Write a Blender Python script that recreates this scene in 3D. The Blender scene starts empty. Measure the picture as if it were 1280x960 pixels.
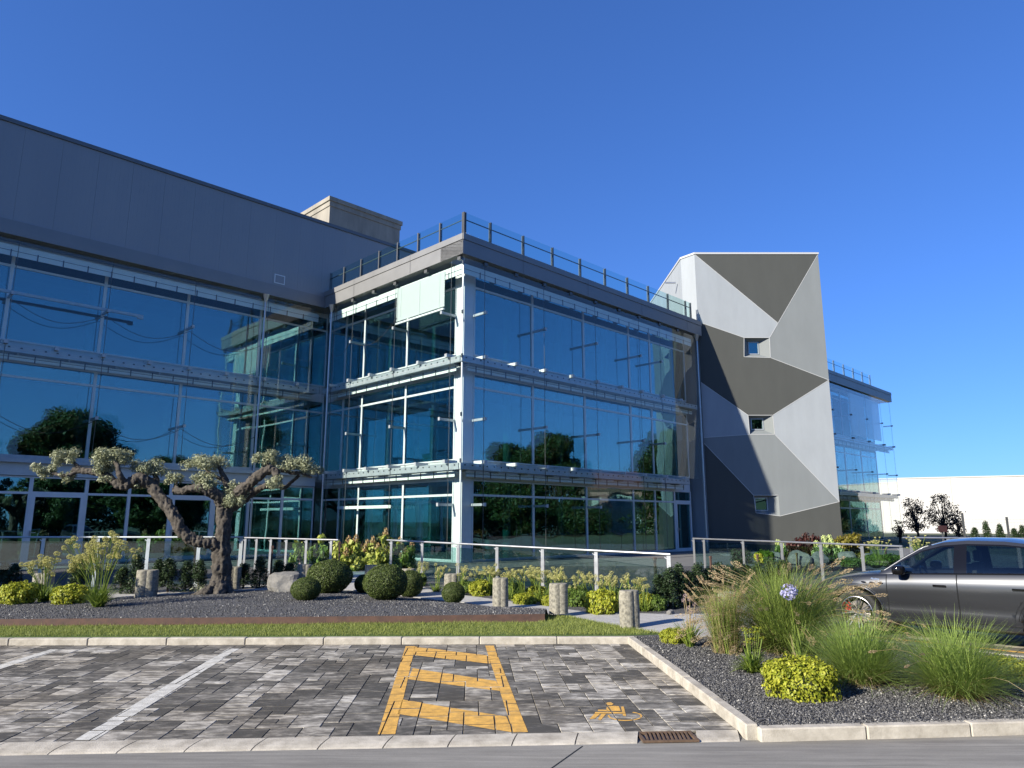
import bpy, bmesh, math, random
import numpy as np
from mathutils import Vector, Matrix, noise
R = math.radians
rng = np.random.default_rng(7); random.seed(7)
sc = bpy.context.scene
C = sc.collection
# ------------------------------------------------------------------ camera
F = 887.0; P = math.atan(172/887); H = 1.9; CP, SP = math.cos(P), math.sin(P)
cam = bpy.data.cameras.new('camera'); co = bpy.data.objects.new('camera', cam); C.objects.link(co)
co.location = (0, 0, H); co.rotation_euler = (math.pi/2 + P, 0, 0)
cam.sensor_width = 36; cam.lens = F/1280*36; cam.clip_end = 6000; cam.clip_start = .05
sc.camera = co
# ------------------------------------------------------------------ sky, sun, exposure
AZ = R(38.5); EL = R(25.5)
toward = Vector((-math.cos(AZ)*math.cos(EL), -math.sin(AZ)*math.cos(EL), math.sin(EL)))
w = bpy.data.worlds.new('World'); sc.world = w; w.use_nodes = True
nt = w.node_tree; nt.nodes.clear()
so = nt.nodes.new('ShaderNodeOutputWorld'); bg = nt.nodes.new('ShaderNodeBackground'); sky = nt.nodes.new('ShaderNodeTexSky')
sky.sky_type = 'NISHITA'; sky.sun_disc = False; sky.sun_elevation = EL
sky.sun_rotation = math.atan2(toward.x, toward.y) % (2*math.pi)
sky.altitude = 300; sky.air_density = 1.0; sky.dust_density = 0.3; sky.ozone_density = 3.0
bg.inputs['Strength'].default_value = 0.073
gm = nt.nodes.new('ShaderNodeGamma'); gm.inputs['Gamma'].default_value = .78; tn = nt.nodes.new('ShaderNodeMix'); tn.data_type = 'RGBA'; tn.blend_type = 'MULTIPLY'; tn.inputs[0].default_value = 1; tn.inputs[7].default_value = (.50, .92, 1.80, 1)
nt.links.new(sky.outputs[0], gm.inputs[0]); nt.links.new(gm.outputs[0], tn.inputs[6]); nt.links.new(tn.outputs[2], bg.inputs[0]); nt.links.new(bg.outputs[0], so.inputs[0])
sl = bpy.data.lights.new('sun', 'SUN'); sl.energy = 5.0; sl.angle = R(.53); sl.color = (1.0, .92, .78)
sun = bpy.data.objects.new('sun', sl); C.objects.link(sun); sun.rotation_euler = toward.to_track_quat('Z', 'Y').to_euler(); sun.location = (-30, -20, 40)
vs = sc.view_settings; sc.display_settings.display_device = 'sRGB'
vs.view_transform = 'Standard'; vs.look = 'None'; vs.exposure = 1.0; vs.gamma = 1; vs.use_curve_mapping = False
sc.cycles.max_bounces = 8; sc.cycles.transparent_max_bounces = 24; sc.cycles.glossy_bounces = 4; sc.cycles.diffuse_bounces = 3
sc.cycles.caustics_reflective = False; sc.cycles.caustics_refractive = False

# ------------------------------------------------------------------ measured points -> world points
def ray(x, y): return (x-640, F*CP+(y-480)*SP, F*SP-(y-480)*CP)
def atY(x, y, Y):
    a, b, c = ray(x, y); t = Y/b; return Vector((a*t, Y, H+c*t))
def gz(Y): return .08+.03*(min(max(Y, 11.5), 24.3)-12)
def gp(x, y, off=0.0):                       # point on the gently rising garden
    a, b, c = ray(x, y); t = (.08-.36+off-H)/(c-.03*b); return Vector((a*t, b*t, H+c*t))
def gnd(x, y, z=0.0):
    a, b, c = ray(x, y); t = (z-H)/c; return Vector((a*t, b*t, z))

# ------------------------------------------------------------------ object helpers
def setp(o, label=None, cat=None, group=None, kind=None):
    if label: o['label'] = label
    if cat: o['category'] = cat
    if group: o['group'] = group
    if kind: o['kind'] = kind
    return o
def thing(name, label, cat, loc=(0, 0, 0), rz=0, group=None):
    o = bpy.data.objects.new(name, None); C.objects.link(o); o.location = loc; o.rotation_euler = (0, 0, rz)
    o.empty_display_size = .2
    return setp(o, label, cat, group)
def link(name, me, parent=None, loc=(0, 0, 0), rz=0, scale=None):
    o = bpy.data.objects.new(name, me); C.objects.link(o); o.location = loc; o.rotation_euler = (0, 0, rz)
    if scale: o.scale = scale if hasattr(scale, '__len__') else (scale,)*3
    if parent: o.parent = parent
    return o
class MB:
    def __init__(s): s.v = []; s.f = []; s.m = []
    def add(s, vs, fs, m=0):
        n = len(s.v); s.v += [tuple(p) for p in vs]
        for f in fs: s.f.append(tuple(i+n for i in f)); s.m.append(m)
        return s
    def box(s, a, b, m=0):
        x0, x1 = sorted((a[0], b[0])); y0, y1 = sorted((a[1], b[1])); z0, z1 = sorted((a[2], b[2]))
        return s.add([(x0,y0,z0),(x1,y0,z0),(x1,y1,z0),(x0,y1,z0),(x0,y0,z1),(x1,y0,z1),(x1,y1,z1),(x0,y1,z1)],
                     [(0,3,2,1),(4,5,6,7),(0,1,5,4),(1,2,6,5),(2,3,7,6),(3,0,4,7)], m)
    def bar(s, p, q, wd, ht, m=0, up=(0, 0, 1)):
        p = Vector(p); q = Vector(q); d = (q-p).normalized(); u = Vector(up)
        if abs(d.dot(u)) > .98: u = Vector((0, 1, 0))
        r = d.cross(u).normalized()*wd/2; t = r.cross(d).normalized()*ht/2
        vs = [p-r-t, p+r-t, p+r+t, p-r+t, q-r-t, q+r-t, q+r+t, q-r+t]
        return s.add(vs, [(0,1,2,3),(7,6,5,4),(0,4,5,1),(1,5,6,2),(2,6,7,3),(3,7,4,0)], m)
    def tube(s, pts, rad, n=8, m=0, cap=True, wob=0):
        pts = [Vector(p) for p in pts]
        if not hasattr(rad, '__len__'): rad = [rad]*len(pts)
        rings = []; prev = None
        for i, p in enumerate(pts):
            d = (pts[min(i+1, len(pts)-1)]-pts[max(i-1, 0)]).normalized()
            if prev is None:
                a = Vector((0, 0, 1)) if abs(d.z) < .9 else Vector((1, 0, 0)); x = d.cross(a).normalized()
            else: x = (prev-d*prev.dot(d)).normalized()
            prev = x; y = d.cross(x)
            rings.append([p+(x*math.cos(2*math.pi*k/n)+y*math.sin(2*math.pi*k/n))*rad[i]*(1+(wob*noise.noise(Vector((k*1.7, i*.6, rad[0]*9))) if wob else 0)) for k in range(n)])
        vs = [v for r in rings for v in r]; fs = []
        for i in range(len(rings)-1):
            for k in range(n): fs.append((i*n+k, i*n+(k+1) % n, (i+1)*n+(k+1) % n, (i+1)*n+k))
        if cap: fs.append(tuple(range(n-1, -1, -1))); fs.append(tuple((len(rings)-1)*n+k for k in range(n)))
        return s.add(vs, fs, m)
    def prism(s, poly, y0, y1, m=0):         # polygon in XZ extruded along Y
        n = len(poly); vs = [(p[0], y0, p[1]) for p in poly]+[(p[0], y1, p[1]) for p in poly]
        fs = [tuple(range(n)), tuple(range(2*n-1, n-1, -1))]+[(i, i+n, (i+1) % n+n, (i+1) % n) for i in range(n)]
        return s.add(vs, fs, m)
    def slab(s, poly, z0, z1, m=0):          # polygon in XY extruded along Z; z may be functions
        f0 = z0 if callable(z0) else (lambda x, y: z0); f1 = z1 if callable(z1) else (lambda x, y: z1)
        n = len(poly); vs = [(p[0], p[1], f0(p[0], p[1])) for p in poly]+[(p[0], p[1], f1(p[0], p[1])) for p in poly]
        fs = [tuple(range(n-1, -1, -1)), tuple(range(n, 2*n))]+[(i, (i+1) % n, (i+1) % n+n, i+n) for i in range(n)]
        return s.add(vs, fs, m)
    def mesh(s, name, mats, smooth=False, bevel=0):
        me = bpy.data.meshes.new(name); me.from_pydata(s.v, [], s.f)
        for m in (mats if isinstance(mats, (list, tuple)) else [mats]): me.materials.append(m)
        if any(s.m): me.polygons.foreach_set('material_index', s.m)
        bm = bmesh.new(); bm.from_mesh(me)
        if len(s.f) < 60000: bmesh.ops.recalc_face_normals(bm, faces=bm.faces)
        if bevel:
            bmesh.ops.bevel(bm, geom=list(bm.edges), offset=bevel, segments=1, affect='EDGES', profile=.5)
        bm.to_mesh(me); bm.free()
        if smooth: me.polygons.foreach_set('use_smooth', [True]*len(me.polygons))
        me.update(); return me
    def build(s, name, mats, parent=None, smooth=False, bevel=0, loc=(0, 0, 0)):
        return link(name, s.mesh(name, mats, smooth, bevel), parent, loc)
def npmesh(name, V, Fc, mat, smooth=False, tri=False):
    me = bpy.data.meshes.new(name); k = Fc.shape[1]
    me.vertices.add(len(V)); me.vertices.foreach_set('co', np.asarray(V, np.float32).ravel())
    me.loops.add(Fc.size); me.loops.foreach_set('vertex_index', Fc.astype(np.int32).ravel())
    me.polygons.add(len(Fc)); me.polygons.foreach_set('loop_start', np.arange(0, Fc.size, k, dtype=np.int32))
    me.materials.append(mat)
    if smooth: me.polygons.foreach_set('use_smooth', [True]*len(Fc))
    me.update(calc_edges=True); me.validate(); return me

# ------------------------------------------------------------------ materials
def newmat(name):
    m = bpy.data.materials.new(name); m.use_nodes = True
    return m, m.node_tree, m.node_tree.nodes['Principled BSDF']
def mat(name, col, rough=.5, metal=0, var=0, scale=3.0, bump=0, bscale=60, spec=None, coat=0, stain=None, stretch=None):
    m, t, b = newmat(name); N = t.nodes; L = t.links
    b.inputs['Base Color'].default_value = (*col, 1); b.inputs['Roughness'].default_value = rough; b.inputs['Metallic'].default_value = metal
    if spec is not None: b.inputs['Specular IOR Level'].default_value = spec
    if coat: b.inputs['Coat Weight'].default_value = coat; b.inputs['Coat Roughness'].default_value = .04
    tc = N.new('ShaderNodeTexCoord'); src = tc.outputs['Object']
    if stretch:
        mp = N.new('ShaderNodeMapping'); mp.inputs['Scale'].default_value = stretch; L.new(src, mp.inputs[0]); src = mp.outputs[0]
    if var:
        nz = N.new('ShaderNodeTexNoise'); nz.inputs['Scale'].default_value = scale; nz.inputs['Detail'].default_value = 6; nz.inputs['Roughness'].default_value = .65
        L.new(src, nz.inputs['Vector'])
        r = N.new('ShaderNodeValToRGB'); e = r.color_ramp.elements
        lo = stain if stain else tuple(c*(1-var) for c in col); hi = tuple(min(1, c*(1+var)) for c in col)
        e[0].position = .3; e[0].color = (*lo, 1); e[1].position = .7; e[1].color = (*hi, 1)
        L.new(nz.outputs[0], r.inputs[0]); L.new(r.outputs[0], b.inputs['Base Color'])
        mr = N.new('ShaderNodeMapRange'); mr.inputs[3].default_value = max(0, rough-.08); mr.inputs[4].default_value = min(1, rough+.1)
        L.new(nz.outputs[0], mr.inputs[0]); L.new(mr.outputs[0], b.inputs['Roughness'])
    if bump:
        n2 = N.new('ShaderNodeTexNoise'); n2.inputs['Scale'].default_value = bscale; n2.inputs['Detail'].default_value = 4
        L.new(tc.outputs['Object'], n2.inputs['Vector'])
        bp = N.new('ShaderNodeBump'); bp.inputs['Strength'].default_value = bump; bp.inputs['Distance'].default_value = .01
        L.new(n2.outputs[0], bp.inputs['Height']); L.new(bp.outputs[0], b.inputs['Normal'])
    return m
def leafmat(name, c1, c2, trans=.3, rough=.5):
    m, t, b = newmat(name); N = t.nodes; L = t.links
    g = N.new('ShaderNodeNewGeometry'); r = N.new('ShaderNodeValToRGB'); e = r.color_ramp.elements
    e[0].color = (*c1, 1); e[1].color = (*c2, 1)
    L.new(g.outputs['Random Per Island'], r.inputs[0]); L.new(r.outputs[0], b.inputs['Base Color'])
    b.inputs['Roughness'].default_value = rough; b.inputs['Specular IOR Level'].default_value = .3
    tr = N.new('ShaderNodeBsdfTranslucent'); L.new(r.outputs[0], tr.inputs['Color'])
    mx = N.new('ShaderNodeMixShader'); mx.inputs[0].default_value = trans
    L.new(b.outputs[0], mx.inputs[1]); L.new(tr.outputs[0], mx.inputs[2]); L.new(mx.outputs[0], N['Material Output'].inputs['Surface'])
    return m
def glassmat(name, tint, refl, ior=1.5, rough=0.0, wave=.012, rtint=(1, 1, 1)):
    m, t, b = newmat(name); N = t.nodes; L = t.links; N.remove(b)
    tr = N.new('ShaderNodeBsdfTransparent'); tr.inputs[0].default_value = (*tint, 1)
    gl = N.new('ShaderNodeBsdfGlossy'); gl.inputs['Roughness'].default_value = rough; gl.inputs['Color'].default_value = (*rtint, 1)
    ge = N.new('ShaderNodeNewGeometry'); dt = N.new('ShaderNodeVectorMath'); dt.operation = 'DOT_PRODUCT'
    L.new(ge.outputs['Normal'], dt.inputs[0]); L.new(ge.outputs['Incoming'], dt.inputs[1])
    def mth(op, a, c=None):
        q = N.new('ShaderNodeMath'); q.operation = op
        for i_, v_ in enumerate((a, c)):
            if v_ is None: continue
            if isinstance(v_, (int, float)): q.inputs[i_].default_value = v_
            else: L.new(v_, q.inputs[i_])
        return q.outputs[0]
    f0 = ((ior-1)/(ior+1))**2+refl
    sch = mth('POWER', mth('SUBTRACT', 1.0, mth('ABSOLUTE', dt.outputs['Value'])), 5.0)
    fac = mth('MULTIPLY_ADD', sch, 1-f0); fac.node.inputs[2].default_value = f0
    if wave:
        tc = N.new('ShaderNodeTexCoord'); nz = N.new('ShaderNodeTexNoise'); nz.inputs['Scale'].default_value = .55; nz.inputs['Detail'].default_value = 1
        L.new(tc.outputs['Object'], nz.inputs['Vector'])
        bp = N.new('ShaderNodeBump'); bp.inputs['Strength'].default_value = wave; bp.inputs['Distance'].default_value = 1.0
        L.new(nz.outputs[0], bp.inputs['Height']); L.new(bp.outputs[0], gl.inputs['Normal'])
    mx = N.new('ShaderNodeMixShader'); L.new(fac, mx.inputs[0]); L.new(tr.outputs[0], mx.inputs[1]); L.new(gl.outputs[0], mx.inputs[2])
    L.new(mx.outputs[0], N['Material Output'].inputs['Surface'])
    return m
M = {}
M['outer'] = glassmat('outer_glass', (.945, .975, .97), .0, 1.45, wave=.0)
M['inner'] = glassmat('inner_glass', (.27, .50, .50), .20, 1.5, wave=.010, rtint=(.52, .95, 1.0))
M['railglass'] = glassmat('rail_glass', (.62, .77, .76), .035, 1.45, wave=0)
M['roofglass'] = glassmat('roof_rail_glass', (.80, .92, .92), .0, 1.45, wave=0)
M['white'] = mat('white_frame', (.60, .635, .64), .35, var=.06, scale=2)
M['steel'] = mat('galvanised_steel', (.36, .40, .42), .42, .35, var=.12, scale=5)
M['alu'] = mat('satin_aluminium', (.40, .41, .42), .36, .75, var=.08, scale=6)
M['post'] = mat('dark_post', (.10, .105, .11), .45, .4)
M['dark'] = mat('dark_gap', (.012, .013, .014), .6)
M['fascia'] = mat('fascia_metal', (.205, .208, .21), .45, .25, var=.06, scale=1.2)
M['clad'] = mat('cladding', (.25, .255, .26), .42, .2, var=.05, scale=.6, stretch=(1, 1, .2))
M['cap'] = mat('cladding_cap', (.13, .135, .14), .4, .3)
M['spandrel'] = mat('spandrel_panel', (.45, .50, .50), .5, var=.10, scale=2)
M['mint'] = mat('blind_box', (.60, .68, .66), .45, var=.05)
M['blind'] = mat('blind_slat', (.62, .68, .67), .5)
M['slab'] = mat('interior_slab', (.30, .31, .30), .8, var=.1)
M['inwall'] = mat('interior_wall', (.30, .33, .32), .8, var=.2, scale=.5)
M['incol'] = mat('interior_column', (.6, .66, .62), .6)
M['tower_w'] = mat('render_white', (.275, .302, .325), .85, var=.07, scale=1.3, stretch=(1, 1, .3), bump=.25, bscale=45)
M['tower_l'] = mat('render_light_grey', (.172, .190, .196), .85, var=.07, scale=1.3, stretch=(1, 1, .3), bump=.25, bscale=45)
M['tower_d'] = mat('render_dark_grey', (.056, .060, .056), .85, var=.09, scale=1.3, stretch=(1, 1, .3), bump=.25, bscale=45)
M['seam'] = mat('seam_white', (.42, .43, .43), .6)
M['concrete'] = mat('concrete', (.26, .24, .20), .9, var=.28, scale=1.1, bump=.3, bscale=30, stretch=(1, 1, .25))
M['post_concrete'] = mat('weathered_concrete', (.25, .235, .185), .92, var=.5, scale=14, bump=1.0, bscale=60, stain=(.085, .080, .066))
M['kerb'] = mat('kerb_concrete', (.42, .39, .33), .9, var=.2, scale=5, bump=.35, bscale=90, stain=(.26, .235, .19))
M['path'] = mat('path_concrete', (.34, .335, .32), .9, var=.16, scale=6, bump=.4, bscale=160)
M['terrace'] = mat('terrace_concrete', (.135, .135, .13), .85, var=.14, scale=2)
M['rust'] = mat('corten', (.085, .045, .032), .8, var=.3, scale=6, stain=(.055, .032, .026))
M['grate'] = mat('rusty_grate', (.13, .085, .055), .75, .3, var=.35, scale=12)
M['rock'] = mat('boulder_stone', (.17, .162, .145), .9, var=.4, scale=2.2, bump=1.0, bscale=12, stain=(.075, .078, .08))
M['bark'] = mat('olive_bark', (.062, .054, .044), .95, var=.6, scale=11, bump=1.0, bscale=30, stain=(.022, .018, .014))
M['twig'] = mat('twig_bark', (.06, .045, .035), .9, var=.3)
M['ware'] = mat('warehouse_white', (.455, .45, .43), .8, var=.09, scale=.35, stretch=(1, 1, .35))
M['yellow'] = mat('yellow_paint', (.66, .37, .07), .8, var=.16, scale=9, bump=.4, bscale=120, stain=(.38, .225, .06))
M['whitepaint'] = mat('white_paint', (.56, .55, .50), .8, var=.12, scale=9, bump=.4, bscale=120, stain=(.36, .35, .31))
M['olive'] = leafmat('olive_leaf', (.16, .18, .10), (.42, .44, .28), .2)
M['box'] = leafmat('box_leaf', (.036, .060, .013), (.115, .15, .036), .2)
M['lime'] = leafmat('lime_leaf', (.20, .25, .02), (.42, .42, .045), .3)
M['green'] = leafmat('green_leaf', (.06, .115, .02), (.15, .22, .04), .3)
M['dgreen'] = leafmat('dark_leaf', (.016, .032, .014), (.045, .075, .028), .2)
M['tree'] = leafmat('tree_leaf', (.020, .042, .012), (.06, .095, .028), .25)
M['hydr'] = leafmat('hydrangea_leaf', (.20, .27, .04), (.46, .48, .12), .3)
M['pinkish'] = leafmat('hydrangea_bloom', (.36, .20, .11), (.42, .36, .16), .3)
M['umbel'] = leafmat('umbel', (.36, .36, .10), (.62, .58, .26), .3)
M['limeball'] = leafmat('lime_bloom', (.42, .52, .14), (.66, .72, .34), .3)
M['redleaf'] = leafmat('red_leaf', (.035, .012, .012), (.085, .03, .022), .2)
M['ochre'] = leafmat('ochre_leaf', (.10, .10, .012), (.22, .18, .025), .3)
M['blade'] = leafmat('grass_blade', (.135, .20, .035), (.32, .40, .10), .35)
M['blade2'] = leafmat('fine_grass', (.16, .245, .045), (.35, .45, .12), .35)
M['dry'] = leafmat('dry_grass', (.28, .21, .10), (.46, .38, .21), .3)
M['plume'] = leafmat('plume', (.34, .25, .14), (.58, .46, .28), .35)
M['lilac'] = leafmat('lilac', (.36, .36, .62), (.62, .62, .80), .3)
M['lawn'] = leafmat('lawn_blade', (.13, .17, .03), (.34, .38, .11), .35)
M['strap'] = leafmat('strap_leaf', (.10, .17, .025), (.26, .33, .06), .3)
M['purple'] = leafmat('dried_flower', (.25, .18, .20), (.46, .36, .34), .3)

def gravel_mat(name, c1, c2, scale):
    m, t, b = newmat(name); N = t.nodes; L = t.links
    tc = N.new('ShaderNodeTexCoord'); v = N.new('ShaderNodeTexVoronoi'); v.inputs['Scale'].default_value = scale; L.new(tc.outputs['Object'], v.inputs['Vector'])
    r = N.new('ShaderNodeValToRGB'); r.color_ramp.elements[0].color = (*c1, 1); r.color_ramp.elements[1].color = (*c2, 1)
    sp = N.new('ShaderNodeSeparateColor'); L.new(v.outputs['Color'], sp.inputs[0]); L.new(sp.outputs[0], r.inputs[0]); L.new(r.outputs[0], b.inputs['Base Color'])
    bp = N.new('ShaderNodeBump'); bp.inputs['Strength'].default_value = 1; bp.inputs['Distance'].default_value = .012; bp.invert = True
    L.new(v.outputs['Distance'], bp.inputs['Height']); L.new(bp.outputs[0], b.inputs['Normal']); b.inputs['Roughness'].default_value = .75
    return m
M['gravel'] = gravel_mat('dark_gravel', (.032, .032, .035), (.115, .115, .118), 55)
M['stone'] = leafmat('gravel_stone', (.024, .024, .027), (.135, .134, .134), 0, .6)
for n_ in M['stone'].node_tree.nodes:
    if n_.type == 'VALTORGB': e_ = n_.color_ramp.elements.new(.94); e_.color = (.145, .144, .142, 1); n_.color_ramp.elements[-1].color = (.42, .41, .38, 1)
def ground_mat():
    m, t, b = newmat('road'); N = t.nodes; L = t.links
    tc = N.new('ShaderNodeTexCoord')
    n1 = N.new('ShaderNodeTexNoise'); n1.inputs['Scale'].default_value = .9; n1.inputs['Detail'].default_value = 8; n1.inputs['Roughness'].default_value = .7
    mp = N.new('ShaderNodeMapping'); mp.inputs['Scale'].default_value = (.5, 1.6, 1); mp.inputs['Rotation'].default_value = (0, 0, .5); L.new(tc.outputs['Object'], mp.inputs[0]); L.new(mp.outputs[0], n1.inputs['Vector'])
    r = N.new('ShaderNodeValToRGB'); r.color_ramp.elements[0].position = .3; r.color_ramp.elements[0].color = (.20, .19, .168, 1); r.color_ramp.elements[1].position = .72; r.color_ramp.elements[1].color = (.33, .316, .28, 1)
    L.new(n1.outputs[0], r.inputs[0])
    mq = N.new('ShaderNodeMapping'); mq.inputs['Scale'].default_value = (.7, 16, 1); mq.inputs['Rotation'].default_value = (0, 0, -.35); L.new(tc.outputs['Object'], mq.inputs[0])
    n4 = N.new('ShaderNodeTexNoise'); n4.inputs['Scale'].default_value = 1.0; n4.inputs['Detail'].default_value = 7; n4.inputs['Roughness'].default_value = .7; n4.inputs['Distortion'].default_value = .6; L.new(mq.outputs[0], n4.inputs['Vector'])
    r4 = N.new('ShaderNodeValToRGB'); r4.color_ramp.elements[0].position = .36; r4.color_ramp.elements[0].color = (.80, .80, .80, 1); r4.color_ramp.elements[1].position = .68; r4.color_ramp.elements[1].color = (1.25, 1.25, 1.25, 1); L.new(n4.outputs[0], r4.inputs[0])
    m4 = N.new('ShaderNodeMix'); m4.data_type = 'RGBA'; m4.blend_type = 'MULTIPLY'; m4.inputs[0].default_value = 1; L.new(r.outputs[0], m4.inputs[6]); L.new(r4.outputs[0], m4.inputs[7])
    n2 = N.new('ShaderNodeTexNoise'); n2.inputs['Scale'].default_value = 180; n2.inputs['Detail'].default_value = 2; L.new(tc.outputs['Object'], n2.inputs['Vector'])
    mx = N.new('ShaderNodeMix'); mx.data_type = 'RGBA'; mx.blend_type = 'MULTIPLY'; mx.inputs[0].default_value = .5
    L.new(m4.outputs[2], mx.inputs[6]); L.new(n2.outputs[0], mx.inputs[7]); L.new(mx.outputs[2], b.inputs['Base Color'])
    bp = N.new('ShaderNodeBump'); bp.inputs['Strength'].default_value = .25; bp.inputs['Distance'].default_value = .004; L.new(n2.outputs[0], bp.inputs['Height']); L.new(bp.outputs[0], b.inputs['Normal'])
    b.inputs['Roughness'].default_value = .8; return m
M['road'] = ground_mat()
def paver_mat():
    m, t, b = newmat('paver'); N = t.nodes; L = t.links
    g = N.new('ShaderNodeNewGeometry'); tc = N.new('ShaderNodeTexCoord')
    mp = N.new('ShaderNodeMapping'); mp.inputs['Scale'].default_value = (3.6, 8, 1); mp.inputs['Rotation'].default_value = (0, 0, .06); L.new(tc.outputs['Object'], mp.inputs[0])
    ad = N.new('ShaderNodeVectorMath'); ad.operation = 'ADD'
    sc_ = N.new('ShaderNodeMath'); sc_.operation = 'MULTIPLY'; sc_.inputs[1].default_value = 37.; L.new(g.outputs['Random Per Island'], sc_.inputs[0])
    L.new(mp.outputs[0], ad.inputs[0]); L.new(sc_.outputs[0], ad.inputs[1])
    nz = N.new('ShaderNodeTexNoise'); nz.inputs['Scale'].default_value = 1.5; nz.inputs['Detail'].default_value = 6; nz.inputs['Roughness'].default_value = .65; L.new(ad.outputs[0], nz.inputs['Vector'])
    mr = N.new('ShaderNodeMapRange'); mr.inputs[1].default_value = 0; mr.inputs[2].default_value = 1; mr.inputs[3].default_value = -.19; mr.inputs[4].default_value = .17; L.new(g.outputs['Random Per Island'], mr.inputs[0])
    s2 = N.new('ShaderNodeMath'); s2.operation = 'ADD'; L.new(nz.outputs[0], s2.inputs[0]); L.new(mr.outputs[0], s2.inputs[1])
    r = N.new('ShaderNodeValToRGB'); e = r.color_ramp.elements
    e[0].position = .36; e[0].color = (.064, .060, .051, 1); e[1].position = .78; e[1].color = (.56, .535, .47, 1)
    k = e.new(.55); k.color = (.18, .168, .145, 1)
    L.new(s2.outputs[0], r.inputs[0])
    n3 = N.new('ShaderNodeTexNoise'); n3.inputs['Scale'].default_value = .7; n3.inputs['Detail'].default_value = 5; L.new(tc.outputs['Object'], n3.inputs['Vector'])
    r3 = N.new('ShaderNodeValToRGB'); r3.color_ramp.elements[0].position = .34; r3.color_ramp.elements[0].color = (.74, .70, .64, 1); r3.color_ramp.elements[1].position = .60; r3.color_ramp.elements[1].color = (1.0, 1.0, 1.0, 1); L.new(n3.outputs[0], r3.inputs[0])
    m3 = N.new('ShaderNodeMix'); m3.data_type = 'RGBA'; m3.blend_type = 'MULTIPLY'; m3.inputs[0].default_value = 1; L.new(r.outputs[0], m3.inputs[6]); L.new(r3.outputs[0], m3.inputs[7]); L.new(m3.outputs[2], b.inputs['Base Color'])
    n2 = N.new('ShaderNodeTexNoise'); n2.inputs['Scale'].default_value = 120; L.new(tc.outputs['Object'], n2.inputs['Vector'])
    bp = N.new('ShaderNodeBump'); bp.inputs['Strength'].default_value = .3; bp.inputs['Distance'].default_value = .004; L.new(n2.outputs[0], bp.inputs['Height']); L.new(bp.outputs[0], b.inputs['Normal'])
    b.inputs['Roughness'].default_value = .78; return m
M['paver'] = paver_mat()

# ------------------------------------------------------------------ plant helpers
def rand_dirs(n):
    d = rng.normal(size=(n, 3)); return d/np.linalg.norm(d, axis=1)[:, None]
def leaf_quads(cen, nrm, ln, wd):
    n = len(cen); t = np.cross(nrm, rand_dirs(n)); t /= np.linalg.norm(t, axis=1)[:, None]+1e-9; b = np.cross(nrm, t)
    ln = np.broadcast_to(ln, n)[:, None]; wd = np.broadcast_to(wd, n)[:, None]
    V = np.stack([cen-t*ln/2, cen-b*wd/2+nrm*wd*.15, cen+t*ln/2, cen+b*wd/2+nrm*wd*.15], 1).reshape(-1, 3)
    return V, np.arange(4*n).reshape(-1, 4)
def ellip_leaves(blobs, ln, wd, dens, shell=.55, flat=0, lump=.16):
    """blobs: list of (center, (rx,ry,rz)); leaves through the outer volume of each blob"""
    cs, ns = [], []
    for c, r in blobs:
        r = np.array(r); n = int(dens*(r[0]*r[1]*r[2])**(2/3)*12)
        d = rand_dirs(n); k = (shell+(1-shell)*rng.random(n)**.6)[:, None]
        bumpy = 1+lump*np.sin(d[:, 0]*7+c[0]*3)[:, None]*np.cos(d[:, 1]*6+d[:, 2]*5)[:, None]
        cs.append(np.array(c)+d*r*k*bumpy); nn = d/r; nn /= np.linalg.norm(nn, axis=1)[:, None]
        nn = nn+rng.normal(size=(n, 3))*.55; nn[:, 2] += flat; ns.append(nn/np.linalg.norm(nn, axis=1)[:, None])
    cen = np.concatenate(cs); nrm = np.concatenate(ns); f = .7+.6*rng.random(len(cen))
    return leaf_quads(cen, nrm, ln*f, wd*f)
def blades(n, r0, L, lean, droop, wd, Lvar=.35, segs=4, az=None, lean0=0.02):
    a = rng.random(n)*2*np.pi if az is None else az; rr = r0*np.sqrt(rng.random(n)); a0 = rng.random(n)*2*np.pi
    base = np.stack([rr*np.cos(a0), rr*np.sin(a0), np.zeros(n)], 1)
    le = lean0+lean*rng.random(n)**.8; Ls = L*(1-Lvar*rng.random(n)); dr = droop*(.4+.9*rng.random(n))
    side = np.stack([-np.sin(a), np.cos(a), np.zeros(n)], 1); out = np.stack([np.cos(a), np.sin(a), np.zeros(n)], 1)
    V = []
    for i in range(segs+1):
        t = i/segs; ang = le+dr*t
        # integrate a bending blade
        rad = Ls*t*np.sin(le+dr*t*.5); z = Ls*t*np.cos(np.minimum(le+dr*t*.5, 2.2))
        p = base+out*rad[:, None]; p[:, 2] += z
        w_ = (wd*(1-t)**.7*.5+wd*.04); V += [p-side*w_, p+side*w_]
    V = np.stack(V, 1); k = V.shape[1]; n_ = len(V); V = V.reshape(-1, 3)
    fc = []
    for i in range(segs):
        o = np.arange(n_)*k+2*i; fc.append(np.stack([o, o+1, o+3, o+2], 1))
    tips = V.reshape(n_, k, 3)[:, -2:].mean(1)
    return V, np.concatenate(fc), tips
def join(parts):
    Vs, Fs, o = [], [], 0
    for V, f in parts: Vs.append(V); Fs.append(f+o); o += len(V)
    return np.concatenate(Vs), np.concatenate(Fs)
def puff(c, r, n, ln):      # flower head of tiny petals on a ball
    d = rand_dirs(n); r = np.array(r if hasattr(r, '__len__') else (r,)*3)
    nn = d+rng.normal(size=(n, 3))*.4; nn /= np.linalg.norm(nn, axis=1)[:, None]
    return leaf_quads(np.array(c)+d*r*(.6+.4*rng.random(n))[:, None], nn, ln, ln*.8)

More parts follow.
